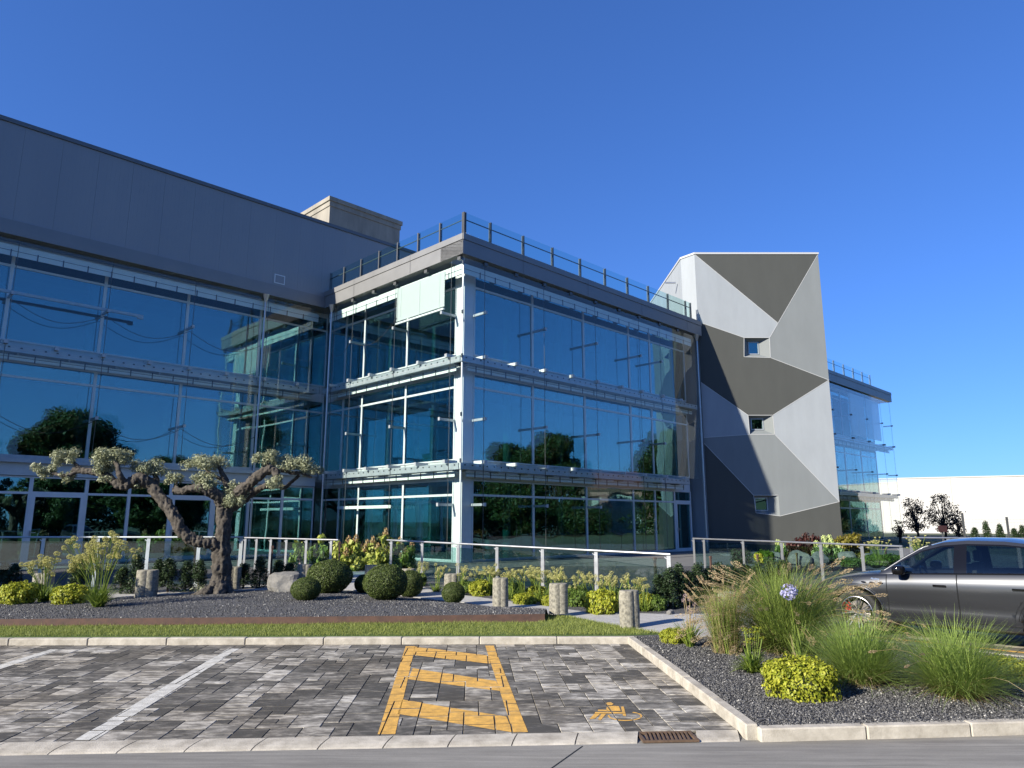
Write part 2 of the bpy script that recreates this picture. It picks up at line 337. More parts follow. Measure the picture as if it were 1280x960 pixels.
# ================================================================== GROUND
O = atY(579, 318, 25.0); O = Vector((O.x, O.y, 0)); S2 = math.sqrt(.5)
def UV(u, v, z=0): return Vector((O.x+(u-v)*S2, O.y+(u+v)*S2, z))
def toUV(p): return ((p.x-O.x)*S2+(p.y-O.y)*S2, -(p.x-O.x)*S2+(p.y-O.y)*S2)
A1 = gnd(922, 912); B1 = gnd(783, 803)
nearL = gnd(60, 927); rn = (nearL-A1).normalized(); farL = gnd(0, 805); rf = (farL-B1).normalized()
def park(s, t):
    a = A1+rn*s; b = B1+rf*s; return a.lerp(b, t)
LU = toUV(gnd(1181.6, 805.5))[0]-.95          # edge of the right-hand car park
carF = Vector((5.97, 12.75, 0)); carD = Vector((-S2, S2, 0)); carSide = Vector((-S2, -S2, 0))
LV = toUV(carF+carD*1.35)[1]
def lot(s, t): return UV(LU+s, LV-t)
b = MB(); b.add([(-2500,-2500,-.06),(2500,-2500,-.06),(2500,2500,-.06),(-2500,2500,-.06)], [(0,1,2,3)])
M['field'] = mat('field', (.055, .075, .03), .95, var=.3, scale=.05)
setp(b.build('ground', M['field']), kind='structure')
# road
b = MB(); b.add([(-60,-30,-.03),(60,-30,-.03),(60,8.0,-.03),(-60,8.0,-.03)], [(0,1,2,3)])
setp(b.build('road', M['road']), kind='structure')
b = MB()
for p, q in (((690, 960), (728, 933)),):
    a = gnd(*p, -.03); c = gnd(*q, -.03); b.bar((a.x, a.y, -.0295), (c.x, c.y, -.0295), .012, .004)
    a2 = a+(a-c)*3; b.bar((a2.x, a2.y, -.0295), (a.x, a.y, -.0295), .012, .004)
setp(b.build('road_joint', M['dark']), kind='structure')

SIZES = [(2, 2)]*4+[(2, 1)]*4+[(1, 2)]*2+[(1, 1)]+[(3, 2)]*3+[(2, 3)]
def tiles(nx, ny):
    occ = np.zeros((nx, ny), bool); out = []
    for j in range(ny):
        for i in range(nx):
            if occ[i, j]: continue
            for _ in range(6):
                a, c = random.choice(SIZES)
                if i+a <= nx and j+c <= ny and not occ[i:i+a, j:j+c].any(): break
            else: a = c = 1
            occ[i:i+a, j:j+c] = True; out.append((i, j, a, c))
    return out
def pavers(name, fn, Ls, Lt, mod, tnorm):
    nx, ny = int(Ls/mod), max(1, round(Lt/mod)); V, Fc, tops = [], [], []
    for i, j, a, c in tiles(nx, ny):
        g = .0035; s0, s1 = i*mod+g, (i+a)*mod-g; t0, t1 = j*mod+g, (j+c)*mod-g
        k = (1/(ny*mod)) if tnorm else 1.0
        q = [fn(s0, t0*k), fn(s1, t0*k), fn(s1, t1*k), fn(s0, t1*k)]
        cx = sum((p.x for p in q))/4; cy = sum((p.y for p in q))/4; dz = random.uniform(-.0025, .0015); tx, ty = random.uniform(-.004, .004), random.uniform(-.004, .004)
        n = len(V); top = []
        for p in q:
            d = Vector((cx-p.x, cy-p.y, 0)).normalized()*.006
            z = dz+tx*(p.x-cx)+ty*(p.y-cy); top.append((p.x+d.x, p.y+d.y, z))
        V += top+[(p.x, p.y, dz-.006) for p in q]+[(p.x, p.y, -.02) for p in q]
        Fc += [(n, n+1, n+2, n+3)]+[(n+4+i_, n+4+(i_+1) % 4, n+(i_+1) % 4, n+i_) for i_ in range(4)]+[(n+8+i_, n+8+(i_+1) % 4, n+4+(i_+1) % 4, n+4+i_) for i_ in range(4)]
        tops.append(top)
    m = MB(); m.add(V, Fc)
    k = 1.0 if tnorm else ny*mod
    base = [fn(-.1, 0), fn(nx*mod, 0), fn(nx*mod, k), fn(-.1, k)]
    m.add([(p.x, p.y, -.012) for p in base], [(0, 1, 2, 3)], 1)
    o = m.build(name, [M['paver'], M['joint']]); setp(o, kind='structure'); return tops
M['joint'] = mat('joint_sand', (.022, .021, .019), .95)
tops = pavers('parking_paving', park, 12.5, (B1-A1).length, .15, True)
tops2 = pavers('car_park_paving', lot, 14, 11.0, .2, False)
def clip(poly, quad):
    out = list(poly); n = len(quad)
    area = sum(quad[i][0]*quad[(i+1) % n][1]-quad[(i+1) % n][0]*quad[i][1] for i in range(n))
    q = quad if area > 0 else quad[::-1]
    for i in range(n):
        a, c = q[i], q[(i+1) % n]; inp = out; out = []
        sd = lambda p: (c[0]-a[0])*(p[1]-a[1])-(c[1]-a[1])*(p[0]-a[0])
        for k in range(len(inp)):
            p, r = inp[k], inp[(k+1) % len(inp)]; sp, sr = sd(p), sd(r)
            if sp >= 0: out.append(p)
            if (sp >= 0) != (sr >= 0):
                t = sp/(sp-sr); out.append(tuple(p[i_]+(r[i_]-p[i_])*t for i_ in range(3)))
        if not out: break
    return out
def paint(name, polys, material, tp):
    m = MB()
    for pl in polys:
        q = [(p.x, p.y) for p in pl]; x0 = min(a for a, _ in q)-.5; x1 = max(a for a, _ in q)+.5; y0 = min(c for _, c in q)-.5; y1 = max(c for _, c in q)+.5
        for top in tp:
            if not (x0 < top[0][0] < x1 and y0 < top[0][1] < y1): continue
            c = clip(top, q)
            if len(c) > 2: m.add([(p[0], p[1], p[2]+.003) for p in c], [tuple(range(len(c)))])
    return setp(m.build(name, material), kind='structure')
px = lambda L: [gnd(x, y) for x, y in L]
paint('bay_line', [px([(93, 925), (119, 925), (299, 811), (285, 811)])], M['whitepaint'], tops)
paint('bay_line', [px([(-400, 952), (-366, 952), (77, 812), (63, 812)])], M['whitepaint'], tops)
paint('bay_hatching', [px(q) for q in ([(472, 918), (494, 918), (519, 808), (507, 808)], [(641.6, 916), (660, 915.5), (617, 807), (606.4, 807)],
      [(518, 808.5), (517, 819), (613, 830), (611, 819.5)], [(516, 835.5), (510, 849), (626, 864), (619.5, 851)], [(503, 874.7), (497, 892.5), (641.6, 916), (633, 896)])], M['yellow'], tops)
z7 = lambda L: [gnd(430+x/2.977, 780+y/2.977) for x, y in L]
zw = lambda L: [gnd(700+x/4.923, 850+y/4.923) for x, y in L]
sym = [[(278, 150), (288, 140), (312, 138), (330, 148), (318, 156), (290, 156)], [(290, 160), (340, 158), (362, 163), (374, 192), (300, 192), (284, 182)], [(234, 183), (283, 184), (299, 193), (232, 192)],
       [(375, 165), (392, 164), (408, 224), (388, 222)], [(216, 198), (383, 198), (387, 210), (214, 206)], [(214, 207), (250, 208), (214, 240), (180, 244)], [(256, 210), (284, 211), (250, 250), (232, 246)]]
for k in range(-62, 185, 9):
    a0, a1 = R(k), R(k+9); sym.append([(400+106*math.cos(a0), 223+29*math.sin(a0)), (400+106*math.cos(a1), 223+29*math.sin(a1)), (400+95*math.cos(a1), 223+23.5*math.sin(a1)), (400+95*math.cos(a0), 223+23.5*math.sin(a0))])
paint('wheelchair_symbol', [zw(q) for q in sym], M['yellow'], tops)
lu = toUV(gnd(1181.6, 805.5))[0]; lu2 = toUV(gnd(1268, 828))[0]
paint('bay_line', [[UV(lu-.06, LV-.1), UV(lu+.06, LV-.1), UV(lu+.06, LV-9), UV(lu-.06, LV-9)]], M['yellow'], tops2)
paint('bay_line', [[UV(lu2-.06, LV-.1), UV(lu2+.06, LV-.1), UV(lu2+.06, LV-9), UV(lu2-.06, LV-9)]], M['yellow'], tops2)

def kerb(name, p0, p1, wd, z0, z1, ln, side=1):
    d = (p1-p0); L = d.length; d.normalize(); nrm = Vector((-d.y, d.x, 0))*side; n = max(1, round(L/ln)); m = MB()
    for i in range(n):
        a = p0+d*(L*i/n+.004); c = p0+d*(L*(i+1)/n-.004); j = random.uniform(-.003, .003)
        q = [a, c, c+nrm*wd, a+nrm*wd]; m.slab([(p.x+nrm.x*j, p.y+nrm.y*j) for p in q], z0, z1+random.uniform(-.003, .003))
    return setp(m.build(name, M['kerb'], bevel=.012), kind='structure')
kerb('kerb', B1+rf*22, B1+(B1-(B1+rf)).normalized()*.11, .13, -.05, .10, 1.2, -1)
kB = B1+Vector((.003, -.02, 0)); kA = A1+(A1-B1).normalized()*.22
kerb('kerb', kA, kB, .12, -.05, .105, 1.0, -1)
K0 = gnd(951, 928, -.03); K0 = Vector((K0.x, K0.y, 0)); K1 = gnd(1280, 919, -.03); K1 = Vector((K1.x, K1.y, 0)); kd = (K1-K0).normalized()
kerb('kerb', K0+Vector((0, .0, 0)), K0+kd*12, .12, -.05, .085, 1.0, 1)
# rolled gutter stones between bays and road
gb0 = gnd(945, 927, -.03); gbL = gnd(0, 945, -.03); gb0 = Vector((gb0.x, gb0.y, 0)); gbd = (Vector((gbL.x, gbL.y, 0))-gb0).normalized()
m = MB(); prof = [(0, -.06), (0, .0), (.12, .004), (.45, .0), (.72, -.008), (.9, -.02), (1, -.034), (1, -.06)]
gr0, gr1 = .40, .93
edges = [.0, gr0, gr1]+[gr1+.56*i for i in range(1, 22)]
for i in range(len(edges)-1):
    s0, s1 = edges[i]+.006, edges[i+1]-.006
    if i == 1: continue
    vs = []
    for s in (s0, s1):
        a = A1+rn*s; c = gb0+gbd*(s+.14)
        for t, z in prof: p = a.lerp(c, t); vs.append((p.x, p.y, z))
    n = len(prof); m.add(vs, [tuple(range(n-1, -1, -1)), tuple(range(n, 2*n))]+[(k, k+1, n+k+1, n+k) for k in range(n-1)])
setp(m.build('gutter_kerb', M['kerb']), kind='structure')
# drain grate
a = A1+rn*(gr0+.01); c = A1+rn*(gr1-.01); dn = (gb0+gbd*.14-A1); dn = Vector((dn.x, dn.y, 0))
loc = (a+c)/2+dn*.5; ex = (a-c).normalized(); ey = dn.normalized(); W2, D2 = (a-c).length/2, dn.length/2-.004
g = link('drain_grate', None); g.location = (loc.x, loc.y, -.012); g.rotation_euler = (0, 0, math.atan2(ex.y, ex.x))
m = MB(); m.box((-W2, -D2, -.012), (W2, -D2+.022, .006)); m.box((-W2, D2-.022, -.012), (W2, D2, .010)); m.box((-W2, -D2+.0225, -.011), (-W2+.03, D2-.0225, .007)); m.box((W2-.03, -D2+.0225, -.011), (W2, D2-.0225, .007))
n = 12
for i in range(n-1):
    x = -W2+.03+(2*W2-.06)*(i+1)/n; m.bar((x-.015, -D2+.023, -.002), (x+.015, D2-.023, .002), .017, .014)
m.box((-W2+.01, -D2+.01, -.046), (W2-.01, D2-.01, -.04), 1)
g_me = m.mesh('drain_grate', [M['grate'], M['dark']]); bpy.data.objects.remove(g)
g = link('drain_grate', g_me, None, (loc.x, loc.y, -.012), math.atan2(-rn.y, -rn.x))
setp(g, 'rusty slotted iron drain grate set in the pale gutter stones', 'drain grate')

# ------------------------------------------------------------------ garden surfaces
def planez(x, y): return gz(y)
E1 = UV(LU, 0); tY = (12.0-E1.y)/(-S2)      # where the car-park edge meets y=12
E1 = UV(LU, 0)+Vector((S2, -S2, 0))*tY
Cn = UV(LU, LV); C2 = UV(LU+20, LV)
b = MB(); bk = .12
front = [B1+rf*40+Vector((0, .1, 0)), B1+Vector((.1, .1, 0)), Vector((E1.x, 12.0, 0)), Cn, C2]
poly = [(p.x, p.y) for p in front]+[(C2.x, 24.3), (-45, 24.3)]
b.slab(poly, -.05, planez)
bed2 = [B1+Vector((.1, .1, 0)), A1+Vector((.1, -.2, 0)), K0+kd*.05+Vector((0, .1, 0)), K0+kd*11+Vector((0, .1, 0)), UV(LU, -30) if False else Vector((E1.x+ (12.0-(K0+kd*6).y), (K0+kd*6).y+.1, 0)), Vector((E1.x, 12.0, 0))]
k6 = K0+kd*5
ey_ = (K0+kd*6).y+.1; ex_ = E1.x+(12.0-ey_)
bed2 = [B1+Vector((.1, .1, 0)), A1+Vector((.1, -.15, 0)), K0+Vector((.0, .1, 0)), Vector((ex_, ey_, 0)), Vector((E1.x, 12.0, 0))]
b.slab([(p.x, p.y) for p in bed2], -.05, .072)
setp(b.build('garden_bed', M['gravel']), kind='structure')
kerb('kerb', Vector((ex_, ey_, 0)), Cn, .10, -.05, .085, 1.0, -1)
kerb('kerb', Cn, C2, .10, -.05, .16, 1.0, 1)
b = MB(); b.slab([(-45, 24.3), (90, 24.3), (90, 160), (-45, 160)], -.05, .44)
setp(b.build('ground', M['terrace']), kind='structure')
b = MB(); b.slab([(22, 30), (95, 30), (95, 88), (22, 88)], .441, .455)
setp(b.build('lawn', M['field']), kind='structure')

pathF = [(-60, 753), (60, 750.5), (147, 747), (215, 743), (307, 738), (400, 737), (440, 738), (527, 748), (583, 754), (618, 761), (686, 768), (774, 783), (832, 792)]
pathB = [(985, 765), (950, 752), (880, 768), (822, 768), (729, 765), (688, 759), (583, 745), (540, 738), (495, 722), (484, 712), (430, 712), (438, 728), (390, 731), (307, 732), (215, 738), (147, 741.5), (60, 745), (-60, 748)]
b = MB(); pp = [gp(x, y) for x, y in pathF+[(870, 796), (950, 795)]+pathB]
b.slab([(p.x, p.y) for p in pp], lambda x, y: gz(y)-.03, lambda x, y: gz(y)+.012)
setp(b.build('footpath', M['path']), kind='structure')
# lawn strip
backline = [(-400, 788), (0, 783.5), (340, 781), (672, 779), (686, 769.5), (710, 771.5), (774, 784), (830, 793)]
pb = [gp(x, y) for x, y in backline]
fl = [B1+rf*s+Vector((0, .12, 0)) for s in (0, 2, 4, 6, 8, 10, 12, 16)]
lawnpoly = [(p.x, p.y) for p in fl]+[(p.x, p.y) for p in pb]
b = MB(); b.slab(lawnpoly, lambda x, y: gz(y)-.05, lambda x, y: gz(y)+.016)
M['soil_grass'] = mat('lawn_base', (.05, .085, .016), .95, var=.3, scale=14)
setp(b.build('lawn', M['soil_grass']), kind='structure')
def inpoly(P_, poly):
    x, y = P_[:, 0], P_[:, 1]; ins = np.zeros(len(P_), bool); n = len(poly)
    for i in range(n):
        x0, y0 = poly[i]; x1, y1 = poly[(i+1) % n]
        c = ((y0 > y) != (y1 > y)) & (x < (x1-x0)*(y-y0)/(y1-y0+1e-12)+x0); ins ^= c
    return ins
N0 = 330000; pts = np.stack([rng.uniform(-11, 3, N0), rng.uniform(11.7, 15.2, N0)], 1); pts = pts[inpoly(pts, lawnpoly)][:70000]
n = len(pts); a = rng.random(n)*6.28; pat = .55+.45*np.sin(pts[:, 0]*2.1+np.sin(pts[:, 1]*5)*1.3)*np.cos(pts[:, 0]*.83+pts[:, 1]*3.1); h = (.022+.034*rng.random(n))*(.75+.5*pat)+.05*(rng.random(n) > .982); le = rng.random(n)*.7; ad = rng.random(n)*6.28
zb = .08+.03*(pts[:, 1]-12)+.012; p0 = np.stack([pts[:, 0], pts[:, 1], zb], 1); sd = np.stack([np.cos(a), np.sin(a), 0*a], 1)*.0035
tip = p0+np.stack([np.cos(ad)*np.sin(le)*h, np.sin(ad)*np.sin(le)*h, np.cos(le)*h], 1)
V = np.stack([p0-sd, p0+sd, tip], 1).reshape(-1, 3)
setp(link('grass', npmesh('grass', V, np.arange(3*n).reshape(-1, 3), M['lawn'])), kind='stuff')
# raised dark gravel bed behind a corten strip
edge_px = [(-420, 781), (0, 775), (180, 773.6), (340, 772.2), (520, 770.5), (681, 768)]
back_px = [(-420, 757), (0, 753), (60, 751.5), (147, 748.3), (215, 744.3), (307, 739.5), (400, 738.5), (440, 739.5), (527, 749), (583, 755), (640, 763), (685, 768.2)]
ef = [gp(x, y+9.5) for x, y in edge_px]; bf = [gp(x, y) for x, y in back_px]
def along(pl, t):
    ls = [0]
    for i in range(len(pl)-1): ls.append(ls[-1]+(pl[i+1]-pl[i]).length)
    d = t*ls[-1]
    for i in range(len(pl)-1):
        if d <= ls[i+1]: return pl[i].lerp(pl[i+1], (d-ls[i])/(ls[i+1]-ls[i]+1e-9))
    return pl[-1]
nx, ny = 150, 26; V = []
def moundz(x, y, t): return gz(y)+.125*(1-t)**1.5+.10*math.sin(math.pi*min(1, t*1.05))+.03*noise.noise(Vector((x*.9, y*.9, 0)))*math.sin(math.pi*t)+.006
for i in range(nx+1):
    a = along(ef, i/nx); 
    # match by x
    tt = i/nx; c = along(bf, tt)
    for _ in range(1): pass
    for j in range(ny+1):
        t = j/ny; p = a.lerp(c, t); V.append((p.x, p.y, moundz(p.x, p.y, t)+random.uniform(-.004, .004)))
Fq = [(i*(ny+1)+j, (i+1)*(ny+1)+j, (i+1)*(ny+1)+j+1, i*(ny+1)+j+1) for i in range(nx) for j in range(ny)]
b = MB(); b.add(V, Fq); o = b.build('gravel_bed', M['gravel'], smooth=True); setp(o, kind='structure')
mound = np.array(V)
def mz(x, y):
    d = (mound[:, 0]-x)**2+(mound[:, 1]-y)**2; i = int(np.argmin(d)); return mound[i, 2] if d[i] < .15 else gz(y)
b = MB()
for i in range(len(ef)-1):
    for k in range(6):
        p = ef[i].lerp(ef[i+1], k/6); q = ef[i].lerp(ef[i+1], (k+1)/6)
        nn = Vector((0, -.012, 0)); b.slab([(p.x, p.y), (q.x, q.y), (q.x, q.y-.012), (p.x, p.y-.012)], lambda x, y: gz(y)-.03, lambda x, y: gz(y)+.142)
setp(b.build('steel_edging', M['rust']), 'long low rust brown steel edging strip between lawn and dark gravel bed', 'edging')
# loose gravel
def stones(pts3, size):
    n = len(pts3); oc = np.array([(1,0,0),(-1,0,0),(0,1,0),(0,-1,0),(0,0,1),(0,0,-1)], float)
    s = (size*(.5+rng.random((n, 1, 1))))*np.array([1, 1, .7])*(.6+.7*rng.random((n, 6, 1)))
    a = rng.random(n)*6.28; ca, sa = np.cos(a), np.sin(a); Rm = np.zeros((n, 3, 3)); Rm[:, 0, 0] = ca; Rm[:, 0, 1] = -sa; Rm[:, 1, 0] = sa; Rm[:, 1, 1] = ca; Rm[:, 2, 2] = 1
    tl = rng.normal(size=(n, 1, 3))*.25
    V = np.einsum('nij,nkj->nki', Rm, oc[None]*s); V[:, :, 2:] += (V[:, :, :2]*tl[:, :, :2]).sum(2, keepdims=True); V += pts3[:, None, :]
    f = np.array([(0,2,4),(2,1,4),(1,3,4),(3,0,4),(2,0,5),(1,2,5),(3,1,5),(0,3,5)])
    Fc = (np.arange(n)[:, None, None]*6+f[None]).reshape(-1, 3); return V.reshape(-1, 3), Fc
N0 = 200000; b2 = [(p.x, p.y) for p in bed2]
pts = np.stack([rng.uniform(1.5, 8, N0), rng.uniform(6.5, 12.3, N0)], 1); k = inpoly(pts, b2); pts = pts[k]; keep = rng.random(len(pts)) < np.clip((11.5/pts[:, 1])**2*.55, 0, 1)
pts = pts[keep][:52000]
s1 = stones(np.column_stack([pts, np.full(len(pts), .076)+rng.random(len(pts))*.008]), .0105)
ii = rng.integers(0, nx, 26000); jj = rng.integers(0, ny, 26000); MV = mound.reshape(nx+1, ny+1, 3); fx, fy = rng.random((26000, 1)), rng.random((26000, 1))
pm = MV[ii, jj]*(1-fx)*(1-fy)+MV[ii+1, jj]*fx*(1-fy)+MV[ii, jj+1]*(1-fx)*fy+MV[ii+1, jj+1]*fx*fy
pm = pm[(pm[:, 0] > -13)]
s2 = stones(pm+np.array([0, 0, .004]), .013)
V, Fc = join([s1, s2]); setp(link('gravel', npmesh('gravel', V, Fc, M['stone'])), kind='stuff')

# ================================================================== GLASS FACADES
class Face:
    """a = along the facade, d = outwards, z = up -> local x, y"""
    def __init__(s, kind, off=0): s.k = kind; s.o = off
    def p(s, a, d): return (a, s.o-d) if s.k == 'u' else (s.o-d, a)
    def box(s, mb, a0, a1, d0, d1, z0, z1, m=0):
        x0, y0 = s.p(a0, d0); x1, y1 = s.p(a1, d1); mb.box((x0, y0, z0), (x1, y1, z1), m)
FL = [(.50, 2.86, 3.42), (4.12, 6.88, 7.42), (8.12, 10.82, 11.5)]
def window(root, fc, a0, a1, zs, d=-.70, fr=.055, transom=True, mats=None):
    z0, zt, z1 = zs; b = MB(); dd = (d-.07, d+.02)
    fc.box(b, a0, a0+fr, *dd, z0, z1); fc.box(b, a1-fr, a1, *dd, z0, z1)
    fc.box(b, a0+fr, a1-fr, *dd, z0, z0+.05); fc.box(b, a0+fr, a1-fr, *dd, z1-.05, z1)
    if transom: fc.box(b, a0+fr, a1-fr, *dd, zt-.04, zt+.04)
    wdw = b.build('window', M['white'], root)
    g = MB()
    rows = ((z0+.05, zt-.04), (zt+.04, z1-.05)) if transom else ((z0+.05, z1-.05),)
    for q0, q1 in rows:
        jt = [random.uniform(-.011, .011) for _ in range(3)]; cs = [(a0+fr, q0, 0), (a1-fr, q0, jt[0]), (a1-fr, q1, jt[0]+jt[1]), (a0+fr, q1, jt[1])]
        g.add([(*fc.p(a, d-.015+j), z) for a, z, j in cs]+[(*fc.p(a, d-.03+j), z) for a, z, j in cs], [(0, 1, 2, 3), (7, 6, 5, 4), (0, 4, 5, 1), (1, 5, 6, 2), (2, 6, 7, 3), (3, 7, 4, 0)])
    g.build('pane', M['inner'], wdw); return wdw
def door(root, fc, a0, a1, z0, z1, d, leaf=None):
    b = MB(); dd = (d-.06, d+.05); fr = .10
    fc.box(b, a0, a0+fr, *dd, z0, z1); fc.box(b, a1-fr, a1, *dd, z0, z1); fc.box(b, a0+fr, a1-fr, *dd, z1-fr, z1); fc.box(b, a0+fr, a1-fr, *dd, z0, z0+.16)
    o = b.build('door', M['white'], root); g = MB(); fc.box(g, a0+fr, a1-fr, d-.02, d-.005, z0+.16, z1-fr); g.build('pane', M['inner'], o)
    h = MB(); fc.box(h, a0+.04, a0+.075, d+.05, d+.10, z0+.95, z0+1.15); fc.box(h, a0+.04, a0+.22, d+.08, d+.10, z0+1.07, z0+1.095); h.build('handle', M['alu'], o)
def skin(root, fc, joints, levels, d=0.0):
    for (z0, z1) in levels:
        for a0, a1 in zip(joints[:-1], joints[1:]):
            g = MB(); fc.box(g, a0+.006, a1-.006, d-.008, d, z0, z1); g.build('glass_panel', M['outer'], root)
def walkway(root, fc, a0, a1, z, joints, holes=True):
    b = MB()
    fc.box(b, a0, a1, -.10, -.05, z, z+.23); fc.box(b, a0, a1, -.16, -.10, z, z+.03); fc.box(b, a0, a1, -.64, -.17, z+.01, z+.035)
    k = a0+.2
    while holes and k < a1-.1:
        fc.box(b, k-.035, k+.035, -.05, -.046, z+.13, z+.18, 1); k += .36
    k = a0+.4
    while k < a1: fc.box(b, k, k+.05, -.68, -.165, z-.05, z+.008); k += 1.55
    b.build('walkway', [M['steel'], M['dark']], root)
    r = MB(); k = a0+.9                    # light shelf under the walkway with its small hangers
    fc.box(r, a0+.5, a1-.1, -.34, -.32, z-.23, z-.06); 
    while k < a1-.2: fc.box(r, k, k+.035, -.318, -.30, z-.26, z-.02, 1); k += .78
    fc.box(r, a0+.5, a1-.1, -.317, -.308, z-.135, z-.12, 1)
    r.build('light_shelf', [M['mint'], M['post']], root)
def brackets(root, fc, spots, z, ln=.55):
    for a in spots:
        b = MB(); fc.box(b, a-.06, a+.06, -.5, .06, z, z+.12); fc.box(b, a-.065, a+.065, .061, .10, z-.005, z+.125, 1); b.build('bracket', [M['white'], M['steel']], root)
def struts(root, fc, spots, z, d=-.66, drop=0):
    for a in spots:
        b = MB(); fc.box(b, a-.035, a+.035, d, .02, z-.045, z+.045); fc.box(b, a-.05, a+.05, .021, .07, z-.06, z+.06, 1); b.build('strut', [M['steel'], M['steel']], root)
def rods(root, fc, spots, z0, z1, d=-.04):
    for a in spots:
        b = MB(); x, y = fc.p(a, d); b.tube([(x, y, z0), (x, y, z1)], .012, 6); b.build('tension_rod', M['post'], root)
def spandrel(root, fc, a0, a1, z0, z1, d=-.72):
    b = MB(); fc.box(b, a0, a1, d-.06, d, z0+.34, z1); fc.box(b, a0, a1, d-.05, d+.005, z0, z0+.335, 1)
    k = a0+1.5
    while k < a1: fc.box(b, k, k+.012, d, d+.003, z0+.36, z1-.02, 2); k += 1.55
    b.build('spandrel_panel', [M['spandrel'], M['white'], M['post']], root)
def roofrail(root, fc, posts, z, cap=True):
    rr = link('roof_railing', None, root) if False else None
    b = MB()
    for a0, a1 in zip(posts[:-1], posts[1:]): fc.box(b, a0, a1, -.20, -.17, z+.70, z+.735)
    rail = b.build('roof_railing', M['post'], root)
    for a in posts:
        p = MB(); fc.box(p, a-.035, a+.035, -.25, -.205, z-.1, z+1.0); fc.box(p, a-.035, a+.035, -.165, -.14, z+.05, z+1.0); p.build('post', M['post'], rail)
    for a0, a1 in zip(posts[:-1], posts[1:]):
        g = MB(); fc.box(g, a0+.05, a1-.05, -.162, -.15, z+.03, z+.99); g.build('glass_panel', M['roofglass'], rail)
    return rail
def spikes(root, fc, a0, a1, z, d=-.06):
    b = MB(); n = int((a1-a0)/.07)
    for i in range(n):
        a = a0+(a1-a0)*i/n
        x, y = fc.p(a, d); x2, y2 = fc.p(a+random.uniform(-.05, .05), d+random.uniform(-.06, .06)); b.tube([(x, y, z), (x2, y2, z+.13)], .003, 3, cap=False)
    o = b.build('bird_spikes', M['white'], root); o['kind'] = 'stuff'
def fascia(root, fc, a0, a1, z0, z1, name='fascia'):
    b = MB(); fc.box(b, a0, a1, -1.2, .10, z0, z1-.24); fc.box(b, a0, a1, -1.2, .13, z1-.235, z1)
    k = a0+3.2
    while k < a1-1: fc.box(b, k, k+.012, .13, .133, z0+.02, z1-.01, 1); k += 4.1
    b.build(name, [M['fascia'], M['post']], root)
RZ = math.pi/4
# ---------------------------------------- corner block
blk = thing('glass_office_building', 'three storey corner building with a double glass skin and a glass railed roof terrace', 'building', (O.x, O.y, 0), RZ)
fr_, fl_ = Face('u'), Face('v')
jr = [1.19, 4.47, 7.82, 11.26, 13.04, 16.28]; jl = [1.16, 4.25, 7.43, 8.98, 10.45]
for zs in FL:
    for a0, a1 in zip(jl[:-1], jl[1:]): window(blk, fl_, a0, a1, zs)
for i, zs in enumerate(FL):
    for k, (a0, a1) in enumerate(zip(jr[:-1], jr[1:])):
        if i == 0 and k == 4: continue
        window(blk, fr_, a0, a1, zs)
# ground floor end bay with a glazed door
window(blk, fr_, 13.04, 14.75, FL[0]); 
b = MB(); fr_.box(b, 14.75, 16.28, -.77, -.68, 2.86, 2.95); fr_.box(b, 14.75, 16.28, -.77, -.68, 3.37, 3.42); fr_.box(b, 16.22, 16.28, -.77, -.68, .45, 3.37); fr_.box(b, 14.75, 14.81, -.77, -.68, .45, 3.37)
fr_.box(b, 14.81, 16.22, -.745, -.73, 2.95, 3.37, 1)
b.build('door_frame', [M['white'], M['inner']], blk); door(blk, fr_, 14.81, 16.22, .45, 2.86, -.70)
for zz, ze in ((3.42, 4.12), (7.42, 8.12)):
    spandrel(blk, fr_, 1.19, 16.28, zz, ze); spandrel(blk, fl_, 1.16, 10.45, zz, ze)
spandrel(blk, fr_, .7, 16.28, 11.5, 11.95); spandrel(blk, fl_, .7, 10.45, 11.5, 11.95)
for fc, a1 in ((fr_, 16.28), (fl_, 10.45)):
    b = MB(); fc.box(b, .701 if fc is fl_ else .78, a1, -.78, -.69, .2, .5); b.build('sill', M['spandrel'], blk)
b = MB(); b.box((.7, .7, .2), (1.185, 1.155, 11.66)); b.build('corner_column', M['white'], blk)
for z in (.45, 4.1, 8.1):
    b = MB(); b.box((.8, .8, z-.42), (16.2, 9.9, z)); b.build('floor_slab', M['slab'], blk)
b = MB(); b.box((.1, .1, 11.68), (16.8, 10.2, 12.35)); b.build('roof', M['slab'], blk)
b = MB(); b.box((16.0, .80, .45), (16.27, 9.9, 11.66)); b.box((7.0, 6.5, .46), (15.99, 6.7, 11.66)); b.box((7.0, 6.71, .46), (7.2, 9.89, 11.66)); b.build('interior_wall', M['inwall'], blk)
for x, y in ((4.47, 2.2), (7.82, 2.2), (11.26, 2.2), (2.2, 4.25), (2.2, 7.43)):
    b = MB()
    for z0, z1 in ((.451, 3.68), (4.101, 7.68), (8.101, 11.67)): b.tube([(x, y, z0), (x, y, z1)], .17, 14)
    b.build('interior_column', M['incol'], blk, smooth=False)
